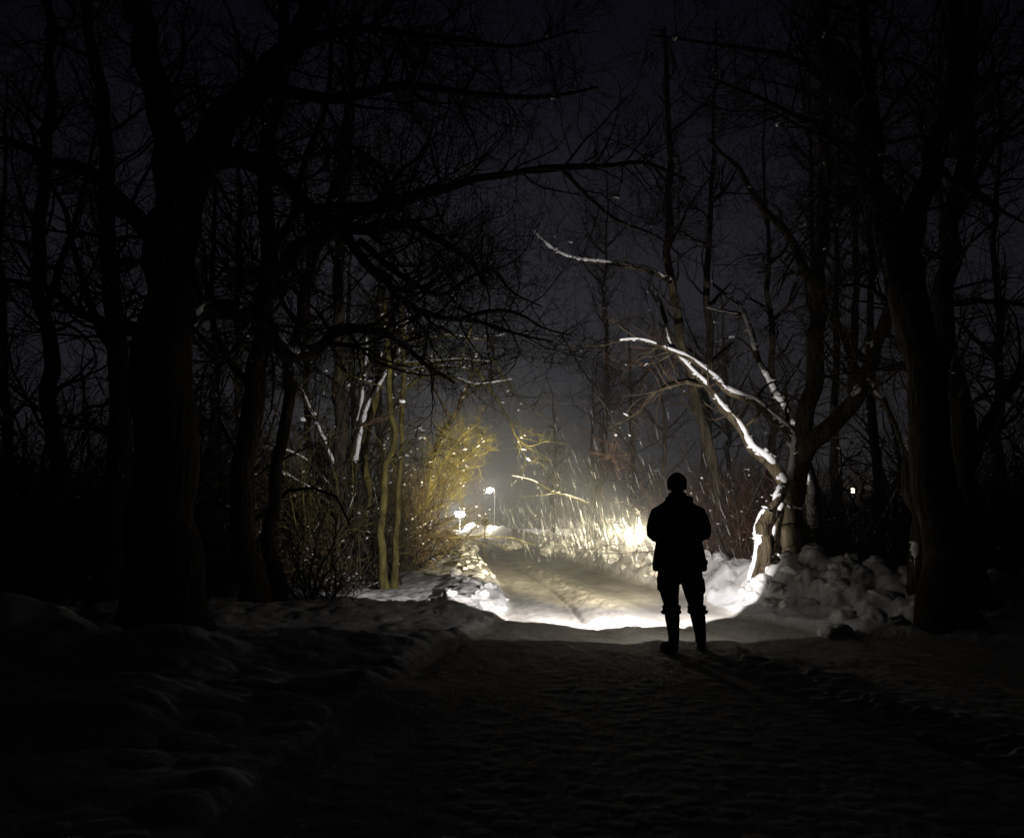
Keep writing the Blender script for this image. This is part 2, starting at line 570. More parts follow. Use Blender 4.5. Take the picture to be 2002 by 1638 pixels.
def snow_on(acc, Pn, R, rng, cover=.5, thick=1.0, wind=(0, 0, 0), K=None, extra=.012, sides=8, rmax=.15, cell=7, ragged=0):
    """soft ridges of snow lying along the upper side of each branch (or plastered on by the wind)"""
    if len(Pn) == 0: return
    if K is None:
        L = np.linalg.norm(np.diff(Pn, axis=1), axis=2).sum(1).max()
        K = int(np.clip(L / .045, 8, 170))
    Pn, R = resample(Pn, R, K)
    N = len(Pn)
    T = unit(np.gradient(Pn, axis=1))
    w = np.array([wind[0], wind[1], 1.0 + wind[2]])
    o = w - T * (T @ w)[..., None]
    m = np.linalg.norm(o, axis=-1)
    o = unit(o)
    a = smooth_noise(N, K, rng, cell) * .7 + smooth_noise(N, K, rng, max(2.2, cell * .35)) * .3
    env = np.clip((a - (1 - cover)) * 2.4, 0, 1) * np.clip((m - .25) * 3, 0, 1)
    lum = .50 + .60 * smooth_noise(N, K, rng, 1.7) + .35 * smooth_noise(N, K, rng, 4)
    Rr = np.minimum(R, rmax)
    rad = Rr * .25 + env * (Rr * .20 + extra) * thick * lum
    cen = Pn + o * (env * (R - Rr * .22 + extra * .35))[..., None]
    acc.add(*tubes(cen, rad, sides))
    if ragged:
        k = np.argwhere(env > .35)
        k = k[rng.random(len(k)) < ragged]
        if len(k):
            a, b = k[:, 0], k[:, 1]
            side = unit(np.cross(T[a, b], o[a, b]))
            pt = cen[a, b] + side * (rad[a, b] * rng.uniform(-1, 1, len(k)))[:, None] * 1.2 - np.array([0, 0, 1.0]) * (rad[a, b] * rng.uniform(-.5, .7, len(k)))[:, None]
            flecks(acc, pt, rng, .25, 1.0, scale=rad[a, b] * .75 + .004)


ICO_V, ICO_F = ico(2)


def flecks(acc, pts, rng, smin, smax, flat=.6, scale=None):
    """small clumps of snow caught in twigs (triangles as degenerate-free quads are not needed: own accumulator)"""
    n = len(pts)
    s = rng.uniform(smin, smax, n)[:, None, None] * np.stack([rng.uniform(.8, 2.2, n), rng.uniform(.6, 1.2, n), rng.uniform(.45, .9, n) * flat / .6], -1)[:, None, :]
    if scale is not None: s = s * scale[:, None, None]
    jit = 1 + .6 * (rng.random((n, len(ICO_V), 1)) - .5)
    V = ICO_V[None] * jit * s
    a = rng.uniform(0, 6.28, n); t = rng.uniform(-.5, .5, n)
    c, sn = np.cos(a)[:, None], np.sin(a)[:, None]
    V = np.stack([V[..., 0] * c - V[..., 1] * sn, V[..., 0] * sn + V[..., 1] * c, V[..., 2] + V[..., 0] * t[:, None]], -1)
    V = V + pts[:, None, :]
    F = (ICO_F[None] + (np.arange(n) * len(ICO_V))[:, None, None]).reshape(-1, 3)
    F = np.concatenate([F, F[:, 2:3]], 1)
    acc.add(V.reshape(-1, 3), F)


def tri_build(acc, name, mat, parent, origin=None):
    """mixed quads and triangles-with-repeated-last-vertex"""
    if not acc.v: return None
    V = np.vstack(acc.v); F = np.vstack(acc.f)
    if origin is not None: V = V - np.asarray(origin)
    q = F[:, 2] != F[:, 3]
    Q, T = F[q], F[~q][:, :3]
    me = bpy.data.meshes.new(name)
    me.vertices.add(len(V)); me.vertices.foreach_set("co", V.astype(np.float32).ravel())
    li = np.concatenate([Q.ravel(), T.ravel()]).astype(np.int32)
    me.loops.add(len(li)); me.loops.foreach_set("vertex_index", li)
    tot = np.concatenate([np.full(len(Q), 4), np.full(len(T), 3)]).astype(np.int32)
    st = np.concatenate([[0], np.cumsum(tot)[:-1]]).astype(np.int32)
    me.polygons.add(len(tot)); me.polygons.foreach_set("loop_start", st); me.polygons.foreach_set("loop_total", tot)
    me.polygons.foreach_set("use_smooth", np.ones(len(tot), dtype=bool))
    me.update(calc_edges=True)
    me.materials.append(mat)
    o = bpy.data.objects.new(name, me); col.objects.link(o)
    if parent is not None: o.parent = parent
    return o


def tree(name, label, mains, seed, cat="tree", group=None, bark="bark_dark", twig="twig_dark", d1=1.6, l1=(1.2, 3.0), d2=3.5, l2=(.5, 1.3), d3=6.0, l3=(.2, .55),
         snow=.35, wind=(0, 0, 0), up=.05, curl=.10, bias=None, fleck=40, t0=.25, thick=1.0, fsize=(.012, .035), trunks=1, crown_skip=0):
    """mains: list of (pixel polyline, near depth, far depth, r0, r1[, snow cover override]); the first `trunks` are the trunk, whose first point is rooted in the ground"""
    rng = np.random.default_rng(seed)
    base = P(mains[0][0][0][0], mains[0][0][0][1], mains[0][1])
    base[2] = H(base[0], base[1])
    root = empty(name, base)
    tag(root, label, cat, group)
    tr, cr, sn = Acc(), Acc(), Acc()
    K0 = 30
    PM, RM = [], []
    for i, mdef in enumerate(mains):
        pl, da, db, ra, rb = mdef[:5]
        cov = mdef[5] if len(mdef) > 5 else snow
        n = len(pl)
        pts = [P(x, y, da + (db - da) * k / (n - 1)) for k, (x, y) in enumerate(pl)]
        if i < trunks:
            b = pts[0].copy(); b[2] = H(b[0], b[1]) - .25
            if pts[0][2] - b[2] > .9: pts.insert(0, b)
            else: pts[0] = b
        c, L = catmull(pts, K0 if L_short(pts) else 60)
        rad = np.linspace(1, 0, len(c)) ** 1.1 * (ra - rb) + rb
        if i < trunks: rad = rad * (1 + .75 * np.exp(-np.linspace(0, L, len(c)) / .35))       # root flare
        rad = rad * (1 + .10 * (smooth_noise(1, len(c), rng, 4)[0] - .5))
        jit = (np.stack([smooth_noise(1, len(c), rng, 3.2)[0] for _ in range(3)], -1) - .5) * np.minimum(rad, .07)[:, None] * (2.0 if ra > .09 else .9)
        jit[0] = 0
        c = c + jit
        V, F = tubes(c[None], rad[None], 12 if ra > .08 else 8)
        (tr if i < trunks else cr).add(V, F)
        snow_on(sn, c[None], rad[None], rng, cov, thick, wind, extra=.014, ragged=.6, cell=8)
        if i >= crown_skip:
            c2, r2 = resample(c[None], rad[None], K0)
            PM.append(c2); RM.append(r2)
    PM = np.vstack(PM); RM = np.vstack(RM)
    A, RA = spawn(PM, RM, d1, *l1, 9, rng, t0=t0, up=up, curl=curl, wander=.20, rk=.5, rmin=.009, rmax=.035, bias=bias)
    B, RB_ = spawn(A, RA, d2, *l2, 6, rng, t0=.08, up=up * .7, curl=curl * 1.4, wander=.2, rk=.55, rmin=.0055, rmax=.015, bias=bias)
    C, RC = spawn(B, RB_, d3, *l3, 4, rng, t0=.05, up=up * .5, curl=curl * 2, wander=.22, rk=.6, rmin=.0036, rmax=.007, bias=bias)
    tw = Acc()
    if len(A): cr.add(*tubes(A, RA, 5))
    if len(B): tw.add(*tubes(B, RB_, 4))
    if len(C): tw.add(*tubes(C, RC, 3))
    if len(A) and snow > 0: snow_on(sn, A, RA, rng, snow * .8, thick, (0, 0, 0), K=22, extra=.008, sides=5, cell=5)
    if len(A) and fleck:
        k = rng.integers(0, len(A), fleck); q = rng.integers(0, A.shape[1] - 2, fleck)
        flecks(sn, A[k, q] + np.array([0, 0, .008]), rng, *fsize)
    o = tr.build("trunk", M[bark], root, base)
    o2 = cr.build("crown", M[bark], root, base)
    if tw.v:
        ot = tw.build("twig_sprays", M[twig], o2 if o2 else root, base)
    tri_build(sn, "snow_cover", M["cap"], root, base)
    return root


def L_short(pts):
    a = np.array(pts)
    return np.linalg.norm(np.diff(a, axis=0), axis=1).sum() < 6


BT = "bare trees around the road"
# --- the great dark tree at the left
tree("bare_tree", "huge black tree with the thickest trunk on the left, its limbs arching over the road", [
    ([(325, 1240), (318, 1000), (322, 800), (330, 600), (342, 430)], 9.0, 9.0, .40, .30, 0),
    ([(335, 440), (335, 300), (305, 180), (280, 60), (255, -80)], 9.0, 9.2, .22, .12),
    ([(350, 440), (420, 270), (500, 175), (580, 70), (650, -40)], 9.0, 9.4, .24, .13),
    ([(350, 390), (420, 330), (500, 325), (560, 350), (610, 405), (660, 440), (720, 448), (790, 440), (850, 470), (920, 510), (945, 560)], 9.0, 10.4, .15, .03, .45),
    ([(345, 660), (410, 608), (480, 608), (520, 640), (560, 688), (600, 685), (680, 640), (760, 652), (830, 705), (890, 750)], 9.0, 10.6, .15, .02, .6),
    ([(660, 440), (705, 500), (750, 545), (790, 590), (850, 620), (930, 628), (1010, 652), (1080, 668)], 9.6, 10.6, .07, .015, .3),
    ([(900, 625), (960, 608), (1010, 612), (1060, 640), (1115, 655)], 10.1, 10.8, .035, .012, .2),
    ([(700, 470), (780, 535), (860, 575), (920, 540), (965, 530), (1000, 570), (1060, 600)], 9.7, 10.8, .05, .012, .2),
    ([(620, 410), (760, 395), (880, 362), (980, 342), (1070, 326), (1180, 326), (1260, 318), (1340, 350)], 9.5, 11.2, .075, .025, .3),
    ([(1100, 330), (1150, 385), (1200, 425), (1280, 460), (1330, 500)], 10.5, 11.2, .035, .012, .35),
    ([(660, 440), (560, 510), (530, 560), (500, 610)], 9.6, 9.3, .10, .09, .75),
    ([(660, 440), (720, 410), (800, 380), (870, 350), (960, 300)], 9.6, 10.4, .06, .015, .7),
    ([(500, 175), (640, 190), (780, 170), (900, 180), (1050, 190), (1170, 170)], 9.3, 10.4, .09, .02, .2),
    ([(560, 100), (700, 60), (850, 70), (1000, 90), (1130, 60)], 9.4, 10.6, .07, .02, .2),
    ([(325, 470), (240, 400), (150, 330), (60, 300), (-60, 240)], 9.0, 8.4, .13, .03, .3),
    ([(320, 690), (250, 640), (170, 620), (80, 560), (-40, 540)], 9.0, 8.6, .09, .02, .3),
], 21, group=BT, d1=6.5, d2=7.5, d3=10, snow=.3, t0=.10, wind=(.7, -.45, -.15), thick=1.2, fleck=40, fsize=(.015, .04), crown_skip=1, l1=(.9, 2.6))

tree("bare_tree", "upright dark trunk close behind the huge left tree, rising beside the arching low limb", [
    ([(500, 1195), (478, 1000), (490, 800), (512, 640), (522, 500), (515, 350), (540, 200), (560, -40)], 11.2, 11.2, .19, .08, .1),
    ([(518, 520), (570, 420), (600, 300), (640, 200), (650, 40)], 11.2, 11.6, .08, .03),
    ([(490, 760), (440, 690), (410, 600), (400, 480)], 11.2, 11.5, .06, .02),
    ([(490, 915), (455, 870), (432, 825), (420, 770)], 11.3, 12.0, .05, .015, .7),
    ([(480, 1010), (430, 985), (405, 940)], 11.2, 11.6, .04, .015, .6),
], 22, group=BT, d1=4.2, d2=6.2, d3=9, fleck=25, crown_skip=0, t0=.35)
tree("bare_tree", "slimmer dark trunk leaning right behind the low limb of the huge left tree", [
    ([(545, 1190), (532, 1000), (560, 760), (600, 560), (640, 400), (680, 200), (700, -40)], 12.8, 13.2, .12, .05, .15),
    ([(585, 640), (540, 560), (520, 440)], 12.9, 13.2, .05, .015),
], 23, group=BT, d1=4.2, d2=6.2, d3=9, fleck=25, t0=.35)
tree("bare_tree", "dark tree at the far left edge, thin and nearly lost in the night", [
    ([(95, 1215), (110, 900), (80, 500), (100, 100), (90, -60)], 11.5, 11.5, .14, .06, .1),
    ([(90, 600), (150, 420), (190, 250)], 11.5, 11.8, .06, .02),
], 24, group=BT, d1=4.6, d2=6.5, d3=9, fleck=20)
tree("bare_tree", "dark forked tree between the left edge and the huge left trunk", [
    ([(205, 1200), (232, 800), (205, 300), (170, -60)], 11.0, 11.0, .18, .07, .1),
    ([(225, 700), (165, 560), (120, 400), (30, 250)], 11.0, 11.2, .07, .02),
], 25, group=BT, d1=4.6, d2=6.5, d3=9, fleck=20)
tree("bare_tree", "snow-streaked trunk with steep forked limbs in the left thicket behind the twin stems", [
    ([(665, 1140), (660, 950), (665, 800), (662, 680), (662, 560), (672, 380), (690, 150)], 16.8, 16.8, .21, .07, .1),
    ([(690, 900), (702, 850), (716, 790), (748, 738), (776, 690), (800, 600)], 16.6, 16.2, .085, .04, .95),
    ([(694, 860), (704, 780), (712, 720), (716, 660)], 16.6, 16.4, .07, .04, .9),
    ([(680, 755), (725, 715), (765, 675), (800, 650)], 16.5, 16.0, .05, .02, .8),
    ([(650, 905), (628, 850), (605, 800), (590, 760)], 16.7, 16.5, .055, .02, .9),
    ([(668, 1000), (620, 965), (575, 935), (530, 915)], 16.6, 15.8, .045, .015, .8),
    ([(655, 960), (600, 900), (560, 880), (535, 870)], 16.6, 16.0, .035, .012, .8),
    ([(664, 1060), (700, 1010), (735, 985)], 16.6, 16.2, .03, .01, .6),
], 26, group=BT, bark="bark_dark", twig="twig_olive", d1=2.0, d2=3.6, d3=5, t0=.25, wind=(.9, -.6, -.3), snow=.35, fleck=60, fsize=(.012, .035))
tree("bare_tree", "pair of slender mossy stems standing close together on the left verge, lit yellowish", [
    ([(757, 1144), (746, 1100), (748, 1000), (753, 920), (770, 850), (762, 770), (758, 665), (750, 560)], 15.6, 15.6, .085, .045, 0),
    ([(768, 1142), (774, 1050), (779, 950), (784, 880), (786, 780), (789, 700), (786, 600)], 15.7, 15.7, .068, .035, 0),
    ([(781, 930), (740, 860), (712, 830)], 15.7, 15.5, .016, .006, .1),
    ([(783, 860), (800, 832), (830, 820)], 15.7, 15.5, .016, .006, .5),
    ([(760, 760), (700, 740), (660, 720)], 15.6, 15.4, .02, .008, .3),
], 27, group=BT, bark="bark_moss", twig="twig_olive", trunks=2, d1=1.6, l1=(.5, 1.6), d2=4, l2=(.3, .9), d3=5, t0=.4, snow=.3, fleck=40)
tree("bare_tree", "tree whose snow-lined limbs reach right over the road above the twin stems", [
    ([(726, 1135), (722, 1000), (715, 880), (735, 770), (765, 690)], 17.2, 16.5, .12, .06, .1),
    ([(750, 720), (790, 668), (840, 662), (880, 655), (935, 664), (985, 655)], 16.6, 15.6, .05, .014, .85),
    ([(760, 700), (800, 712), (850, 706), (905, 703), (955, 708)], 16.6, 15.6, .05, .014, .9),
    ([(790, 730), (835, 718), (880, 716), (920, 722)], 16.6, 15.8, .04, .012, .85),
    ([(780, 770), (820, 740), (860, 735), (900, 742), (930, 752), (1000, 742)], 16.6, 15.6, .045, .012, .85),
    ([(700, 640), (760, 648), (800, 662)], 14.6, 14.8, .05, .03, .7),
    ([(900, 620), (920, 640), (905, 690), (895, 735)], 13.5, 14.2, .018, .008, .1),
    ([(930, 720), (965, 770), (995, 820), (1010, 855), (1035, 872), (1068, 862)], 15.8, 17.0, .03, .006, .1),
    ([(960, 700), (1000, 760), (1030, 790), (1075, 825)], 15.8, 17.0, .025, .006, .1),
], 28, group=BT, bark="bark_moss", twig="twig_olive", d1=3.2, l1=(.5, 1.5), d2=4.5, l2=(.3, .9), d3=6, t0=.2, snow=.3, fleck=40, fsize=(.012, .035), crown_skip=1)
tree("bare_tree", "reddish trunk leaning right over the yellow bush, with snow along its left side", [
    ([(812, 1075), (820, 980), (845, 895), (872, 835), (900, 790), (915, 752), (930, 690)], 28, 28, .13, .06, .45),
    ([(880, 815), (850, 760), (830, 690)], 28, 27.6, .05, .02, .4),
    ([(905, 780), (960, 740), (1010, 700)], 28, 27, .05, .015, .4),
], 29, group=BT, bark="bark_brown", twig="twig_olive", d1=3.2, l1=(.6, 2.0), d2=4, d3=6, t0=.3, fleck=50, wind=(-.8, -.5, 0))

# --- right-hand side
tree("bare_tree", "many-limbed tree right of the man, its long snow-capped limbs leaning left towards the road", [
    ([(1548, 1135), (1552, 1060), (1546, 985), (1544, 945)], 13.0, 13.0, .25, .20, .1),
    ([(1550, 950), (1556, 890), (1548, 850), (1500, 808), (1440, 770), (1390, 735), (1340, 702), (1295, 678), (1250, 664), (1212, 666)], 13.0, 13.4, .125, .020, .95),
    ([(1216, 666), (1170, 676), (1120, 677), (1050, 706)], 13.4, 13.5, .020, .006, .25),
    ([(1542, 950), (1505, 905), (1465, 860), (1422, 802), (1382, 755), (1352, 722), (1318, 680), (1300, 625), (1282, 572)], 13.0, 13.6, .12, .026, .95),
    ([(1378, 750), (1340, 744), (1295, 758), (1262, 788), (1238, 812), (1188, 838)], 13.4, 13.6, .04, .010, .3),
    ([(1552, 960), (1566, 900), (1580, 820), (1595, 700), (1602, 600), (1608, 420), (1610, 250), (1600, 60)], 13.0, 13.3, .17, .07, .1),
    ([(1603, 590), (1572, 525), (1535, 450), (1490, 402), (1450, 340), (1385, 275)], 13.2, 13.6, .10, .03, .15),
    ([(1570, 900), (1583, 873), (1638, 821), (1675, 766), (1702, 716), (1726, 655), (1748, 560)], 13.0, 12.6, .17, .09, .5),
    ([(1668, 775), (1662, 700), (1640, 640), (1610, 600)], 12.8, 13.0, .07, .04, .2),
    ([(1665, 770), (1672, 600), (1674, 420), (1680, 250)], 12.8, 13.0, .075, .03, .2),
    ([(1250, 664), (1215, 640), (1185, 620)], 13.35, 13.4, .022, .008, .2),
    ([(1690, 735), (1730, 790), (1760, 860), (1775, 920)], 12.7, 12.4, .06, .02, .5),
], 31, group=BT, bark="bark_brown", twig="twig_brown", d1=3.4, l1=(.6, 2.2), d2=5, l2=(.4, 1.0), d3=7, snow=.4, t0=.2, wind=(-.55, -.8, -.1), fleck=50, fsize=(.012, .035), crown_skip=1, thick=.85)
tree("tree_stump", "broken snow-plastered stump in front of the many-limbed tree right of the man", [
    ([(1487, 1135), (1492, 1080), (1496, 1030), (1500, 1005)], 12.5, 12.5, .10, .09, .55),
    ([(1470, 1138), (1482, 1085), (1484, 1020), (1512, 985), (1526, 955)], 12.4, 12.7, .06, .055, .9),
    ([(1500, 1130), (1508, 1060), (1530, 985)], 12.4, 12.8, .04, .03, .95),
], 32, cat="stump", bark="bark_brown", twig="twig_brown", trunks=1, d1=1.2, l1=(.2, .7), d2=3, l2=(.15, .4), d3=2, t0=.3, wind=(-1.6, -.5, -.3), thick=1.1, fleck=20)
tree("bare_tree", "leaning limb-like tree thickly plastered with snow behind the many-limbed tree", [
    ([(1600, 1120), (1590, 980), (1566, 850), (1525, 785), (1492, 720), (1470, 650), (1448, 598), (1420, 575), (1392, 556)], 15.2, 15.0, .15, .03, .92),
    ([(1455, 615), (1415, 610), (1380, 600)], 15.1, 15.0, .035, .012, .85),
    ([(1480, 690), (1440, 660), (1400, 668)], 15.1, 15.0, .03, .01, .5),
    ([(1510, 760), (1570, 790), (1600, 850)], 15.1, 15.4, .03, .01, .4),
], 33, group=BT, bark="bark_dark", twig="twig_dark", d1=1.5, l1=(.5, 1.5), d2=3.5, d3=4, wind=(-.9, -.7, -.3), thick=1.6, snow=.3, fleck=40, t0=.4)
tree("bare_tree", "tall slim dark tree behind the man, with one snowy limb reaching left in the lamplight", [
    ([(1440, 1110), (1395, 920), (1350, 735), (1328, 640), (1312, 555), (1308, 400), (1310, 300), (1300, 60)], 17.5, 17.5, .15, .05, .12),
    ([(1312, 552), (1262, 528), (1205, 518), (1160, 513), (1118, 506), (1080, 488), (1040, 450)], 17.4, 16.5, .065, .012, .97),
    ([(1310, 480), (1350, 400), (1400, 330)], 17.5, 17.6, .04, .015, .1),
    ([(1308, 360), (1250, 300), (1190, 270)], 17.5, 17.2, .04, .012, .1),
    ([(1330, 640), (1290, 590), (1250, 560)], 17.5, 17.2, .04, .012, .3),
    ([(1310, 260), (1380, 200), (1430, 120)], 17.5, 17.6, .04, .015, .1),
], 34, group=BT, bark="bark_brown", twig="twig_dark", d1=2.4, l1=(.7, 2.2), d2=3.6, d3=5, t0=.25, fleck=40, snow=.12, thick=1.8)
tree("bare_tree", "massive dark V-forked tree on the right, the nearest on that side", [
    ([(1852, 1200), (1848, 1000), (1830, 850), (1802, 700), (1782, 600), (1768, 510)], 8.9, 8.9, .27, .20, 0),
    ([(1768, 520), (1732, 420), (1700, 300), (1660, 180), (1620, 60), (1585, -60)], 8.9, 9.2, .17, .09, .1),
    ([(1770, 520), (1795, 420), (1825, 300), (1852, 180), (1872, 60), (1885, -60)], 8.9, 9.1, .15, .08, .1),
    ([(1712, 340), (1702, 200), (1690, 60), (1690, -60)], 9.0, 9.3, .09, .05, .1),
    ([(1700, 300), (1640, 280), (1580, 240), (1480, 190), (1380, 150)], 9.0, 9.8, .06, .015, .2),
    ([(1800, 700), (1770, 620), (1735, 590), (1690, 560), (1620, 560)], 8.9, 9.2, .06, .015, .4),
    ([(1850, 190), (1940, 150), (2040, 140)], 9.0, 8.9, .06, .02, .1),
    ([(1825, 320), (1900, 380), (2010, 440)], 9.0, 8.9, .05, .015, .1),
    ([(1660, 180), (1560, 120), (1420, 90), (1280, 70)], 9.1, 10.2, .06, .015, .1),
], 35, group=BT, d1=6.2, l1=(.9, 2.6), d2=7.5, d3=10, t0=.12, fleck=20, fsize=(.015, .04), snow=.15, crown_skip=1)
tree("bare_tree", "snow-plastered crooked trunk just left of the massive V-forked tree", [
    ([(1800, 1165), (1795, 1090), (1790, 1010), (1780, 930), (1790, 850), (1800, 760), (1785, 690), (1770, 640)], 10.4, 10.4, .12, .06, .62),
    ([(1790, 850), (1815, 780), (1830, 700)], 10.4, 10.5, .05, .02, .4),
], 36, group=BT, d1=1.5, d2=3, d3=4, wind=(-1.1, -.9, -.4), thick=1.15, t0=.5, fleck=20)
tree("bare_tree", "dark upright tree near the right edge with a limb slanting out of the picture", [
    ([(1910, 1195), (1890, 1050), (1872, 900), (1862, 750), (1852, 600), (1862, 450), (1882, 300), (1900, 80), (1905, -60)], 9.9, 9.9, .19, .08, 0),
    ([(1888, 920), (1938, 810), (1990, 740), (2060, 660)], 9.9, 9.8, .09, .04, .1),
    ([(1856, 590), (1950, 590), (2050, 600)], 9.9, 9.8, .05, .02, .1),
    ([(1868, 430), (1930, 300), (1990, 220), (2050, 160)], 9.9, 10.2, .07, .02, .1),
], 37, group=BT, d1=4.0, l1=(.8, 2.4), d2=5.5, d3=8, t0=.2, fleck=15, fsize=(.015, .04), snow=.12)

# --- background trees, each grown on its own
BACK = [
    (405, 20, 200, "dim straight bare tree deep in the wood just right of the huge left trunk", "twig_dark"),
    (600, 24, 300, "tall thin tree deep in the left wood above the arching limbs", "twig_dark"),
    (745, 27, 250, "tall thin tree behind the pair of mossy stems", "twig_olive"),
    (775, 30, 380, "tree behind the yellow bush on the left of the road", "twig_olive"),
    (1080, 46, 760, "small bare tree far down the right side, beyond the falling snow", "twig_brown"),
    (1160, 34, 700, "upright bare tree with steep branches behind the snowfall on the right bank", "twig_dark"),
    (1235, 28, 640, "bushy dark tree behind the beam of light, left of the man", "twig_brown"),
    (1290, 25, 690, "brownish tree just behind and left of the man's head", "twig_red"),
    (1420, 24, 560, "brushy reddish tree rising above the man's right shoulder", "twig_red"),
    (1500, 22, 200, "tall dim tree in the background between the slim tree and the many-limbed one", "twig_dark"),
    (1630, 22, 150, "tall dim tree behind the many-limbed tree's right-hand limbs", "twig_dark"),
    (1720, 19, 100, "tall dim tree in the dark gap left of the V-forked tree", "twig_dark"),
    (1965, 17, 120, "tall dim tree at the right edge of the picture", "twig_dark"),
    (480, 19, 60, "tall dim tree behind the upright dark trunk, left of the slimmer leaning one", "twig_dark"),
    (690, 26, 330, "dim tree whose fine twigs fill the dark behind the snow-streaked trunk", "twig_dark"),
    (1180, 31, 330, "fine-twigged dim tree above the middle of the road's right side", "twig_dark"),
    (1370, 20, 40, "tall dim tree right beside the slim tree behind the man", "twig_dark"),
    (1570, 27, 30, "tall dim tree far behind the many-limbed tree's upright limb", "twig_dark"),
    (1830, 23, 60, "tall dim tree behind the fork of the V-shaped tree", "twig_dark"),
    (20, 18, 150, "tall dim tree at the left edge of the picture", "twig_dark"),
]
for i, (px, dep, top, lab, tw) in enumerate(BACK):
    r = random.Random(500 + i)
    pyb = HOR + 1.0 * FPX / dep
    n = 7
    ps, x = [], px
    for k in range(n):
        t = k / (n - 1)
        ps.append((x, pyb + (top - pyb) * t)); x += r.uniform(-14, 14) * 14 / dep
    rb = .08 + .004 * (pyb - top) / FPX * dep * 1.4
    mains = [(ps, dep, dep, rb, .025, .08)]
    for k in range(4 if dep < 26 else 5):
        t = r.uniform(.3, .8)
        kx, ky = np.interp(t * (n - 1), range(n), [p[0] for p in ps]), pyb + (top - pyb) * t
        sgn = r.choice((-1, 1)); ln = r.uniform(900, 1900) / dep
        mains.append(([(kx, ky), (kx + sgn * ln * .5, ky - ln * .45), (kx + sgn * ln, ky - ln * r.uniform(.9, 1.5))], dep, dep + r.uniform(-1, 1), rb * .45, .012, .15))
    tree("bare_tree", lab, mains, 600 + i, group=BT, bark="bark_brown" if tw == "twig_red" else "bark_dark", twig=tw, d1=2.9, l1=(1.0, 3.2), d2=5.4, l2=(.5, 1.5), d3=7, t0=.2, up=.09, fleck=24, fsize=(.012, .03), snow=.15)


# ------------------------------------------------------------------ shrubs
def make_shrub(kind, seed, bark, twig, nst, hgt, lean, d2, d3, nfl, bias=None, spread=.35, fs=(.02, .06), d4=0, tk=1.0):
    rng = np.random.default_rng(seed)
    root = empty("bare_shrub", (0, 0, 0))
    a = rng.uniform(0, 6.28, nst)
    pos = np.stack([np.cos(a), np.sin(a), np.zeros(nst)], -1) * rng.uniform(0, spread, nst)[:, None]
    pos[:, 2] = -.15
    d = unit(np.stack([np.cos(a) * lean * rng.random(nst), np.sin(a) * lean * rng.random(nst), np.ones(nst)], -1))
    L = rng.uniform(.6, 1.0, nst) * hgt
    S, RS = walk(pos, d, L, rng.uniform(.012, .026, nst) * (hgt / 2.6) ** .5, 10, rng, .17, .02, .09, bias=bias, tip=.25)
    A, RA = spawn(S, RS, d2, .35 * hgt / 2.6, .95 * hgt / 2.6, 7, rng, ang=(25, 65), t0=.12, up=.04, curl=.10, rmin=.004 * tk, rmax=.010 * tk, bias=bias)
    B, RB_ = spawn(A, RA, d3, .18, .5, 5, rng, ang=(25, 70), t0=.08, up=.02, curl=.15, rmin=.0025 * tk, rmax=.005 * tk, bias=bias)
    st, tw, sn = Acc(), Acc(), Acc()
    st.add(*tubes(S, RS, 6)); tw.add(*tubes(A, RA, 4)); tw.add(*tubes(B, RB_, 3))
    if d4:
        C, RC = spawn(B, RB_, d4, .10, .28, 4, rng, ang=(25, 70), t0=.1, curl=.2, rmin=.002 * tk, rmax=.004 * tk)
        tw.add(*tubes(C, RC, 3))
    snow_on(sn, S, RS, rng, .28, 1.1, (-.3, -.3, 0), K=24, extra=.010, sides=5, cell=4)
    snow_on(sn, A, RA, rng, .17, 1.0, (0, 0, 0), K=14, extra=.005, sides=5, cell=3)
    if nfl:
        k = rng.integers(0, len(A), nfl); q = rng.integers(1, A.shape[1], nfl)
        flecks(sn, A[k, q], rng, *fs)
    st.build("stems", M[bark], root)
    tw.build("twig_sprays", M[twig], root)
    tri_build(sn, "snow_cover", M["cap"], root)
    return root


SHRUB = {
    "brown": make_shrub("brown", 701, "bark_brown", "twig_brown", 15, 2.6, .55, 5.5, 5.5, 14, fs=(.010, .026)),
    "red": make_shrub("red", 702, "bark_brown", "twig_red", 18, 3.3, .40, 5.5, 5.5, 16, fs=(.010, .028)),
    "dark": make_shrub("dark", 703, "bark_dark", "twig_dark", 14, 2.6, .65, 6, 6, 14, fs=(.010, .026)),
    "olive": make_shrub("olive", 704, "bark_moss", "twig_olive", 14, 3.0, .50, 6, 6, 14, fs=(.010, .026)),
    "low": make_shrub("low", 705, "bark_dark", "twig_dark", 14, 1.3, 1.1, 6.5, 6, 9, fs=(.010, .024)),
}
shrub_used = set()


def put_shrub(kind, x, y, s, label, group, rz=None):
    if kind not in shrub_used:
        o = SHRUB[kind]; shrub_used.add(kind)
    else:
        o = copy_tree(SHRUB[kind])
    o.location = (x, y, H(x, y))
    o.rotation_euler = (random.uniform(-.12, .12), random.uniform(-.12, .12), random.uniform(0, 6.28) if rz is None else rz)
    o.scale = (s * random.uniform(.9, 1.15), s * random.uniform(.9, 1.15), s * random.uniform(.85, 1.2))
    tag(o, label, "shrub", group)
    return o


def scatter(n, pxr, dr, kinds, sr, label, group, keep_road=True):
    k, tries = 0, 0
    while k < n and tries < n * 30:
        tries += 1
        dep = random.uniform(*dr)
        px = random.uniform(*pxr)
        x = P(px, 1000, dep)[0]
        l, r = np.interp(dep, EDGE_Y, EDGE_L) - 1.3, np.interp(dep, EDGE_Y, EDGE_R) + (1.5 if dep < 22 else 3.2)
        if keep_road and l < x < r: continue
        put_shrub(random.choice(kinds), x, dep, random.uniform(*sr), label, group)
        k += 1


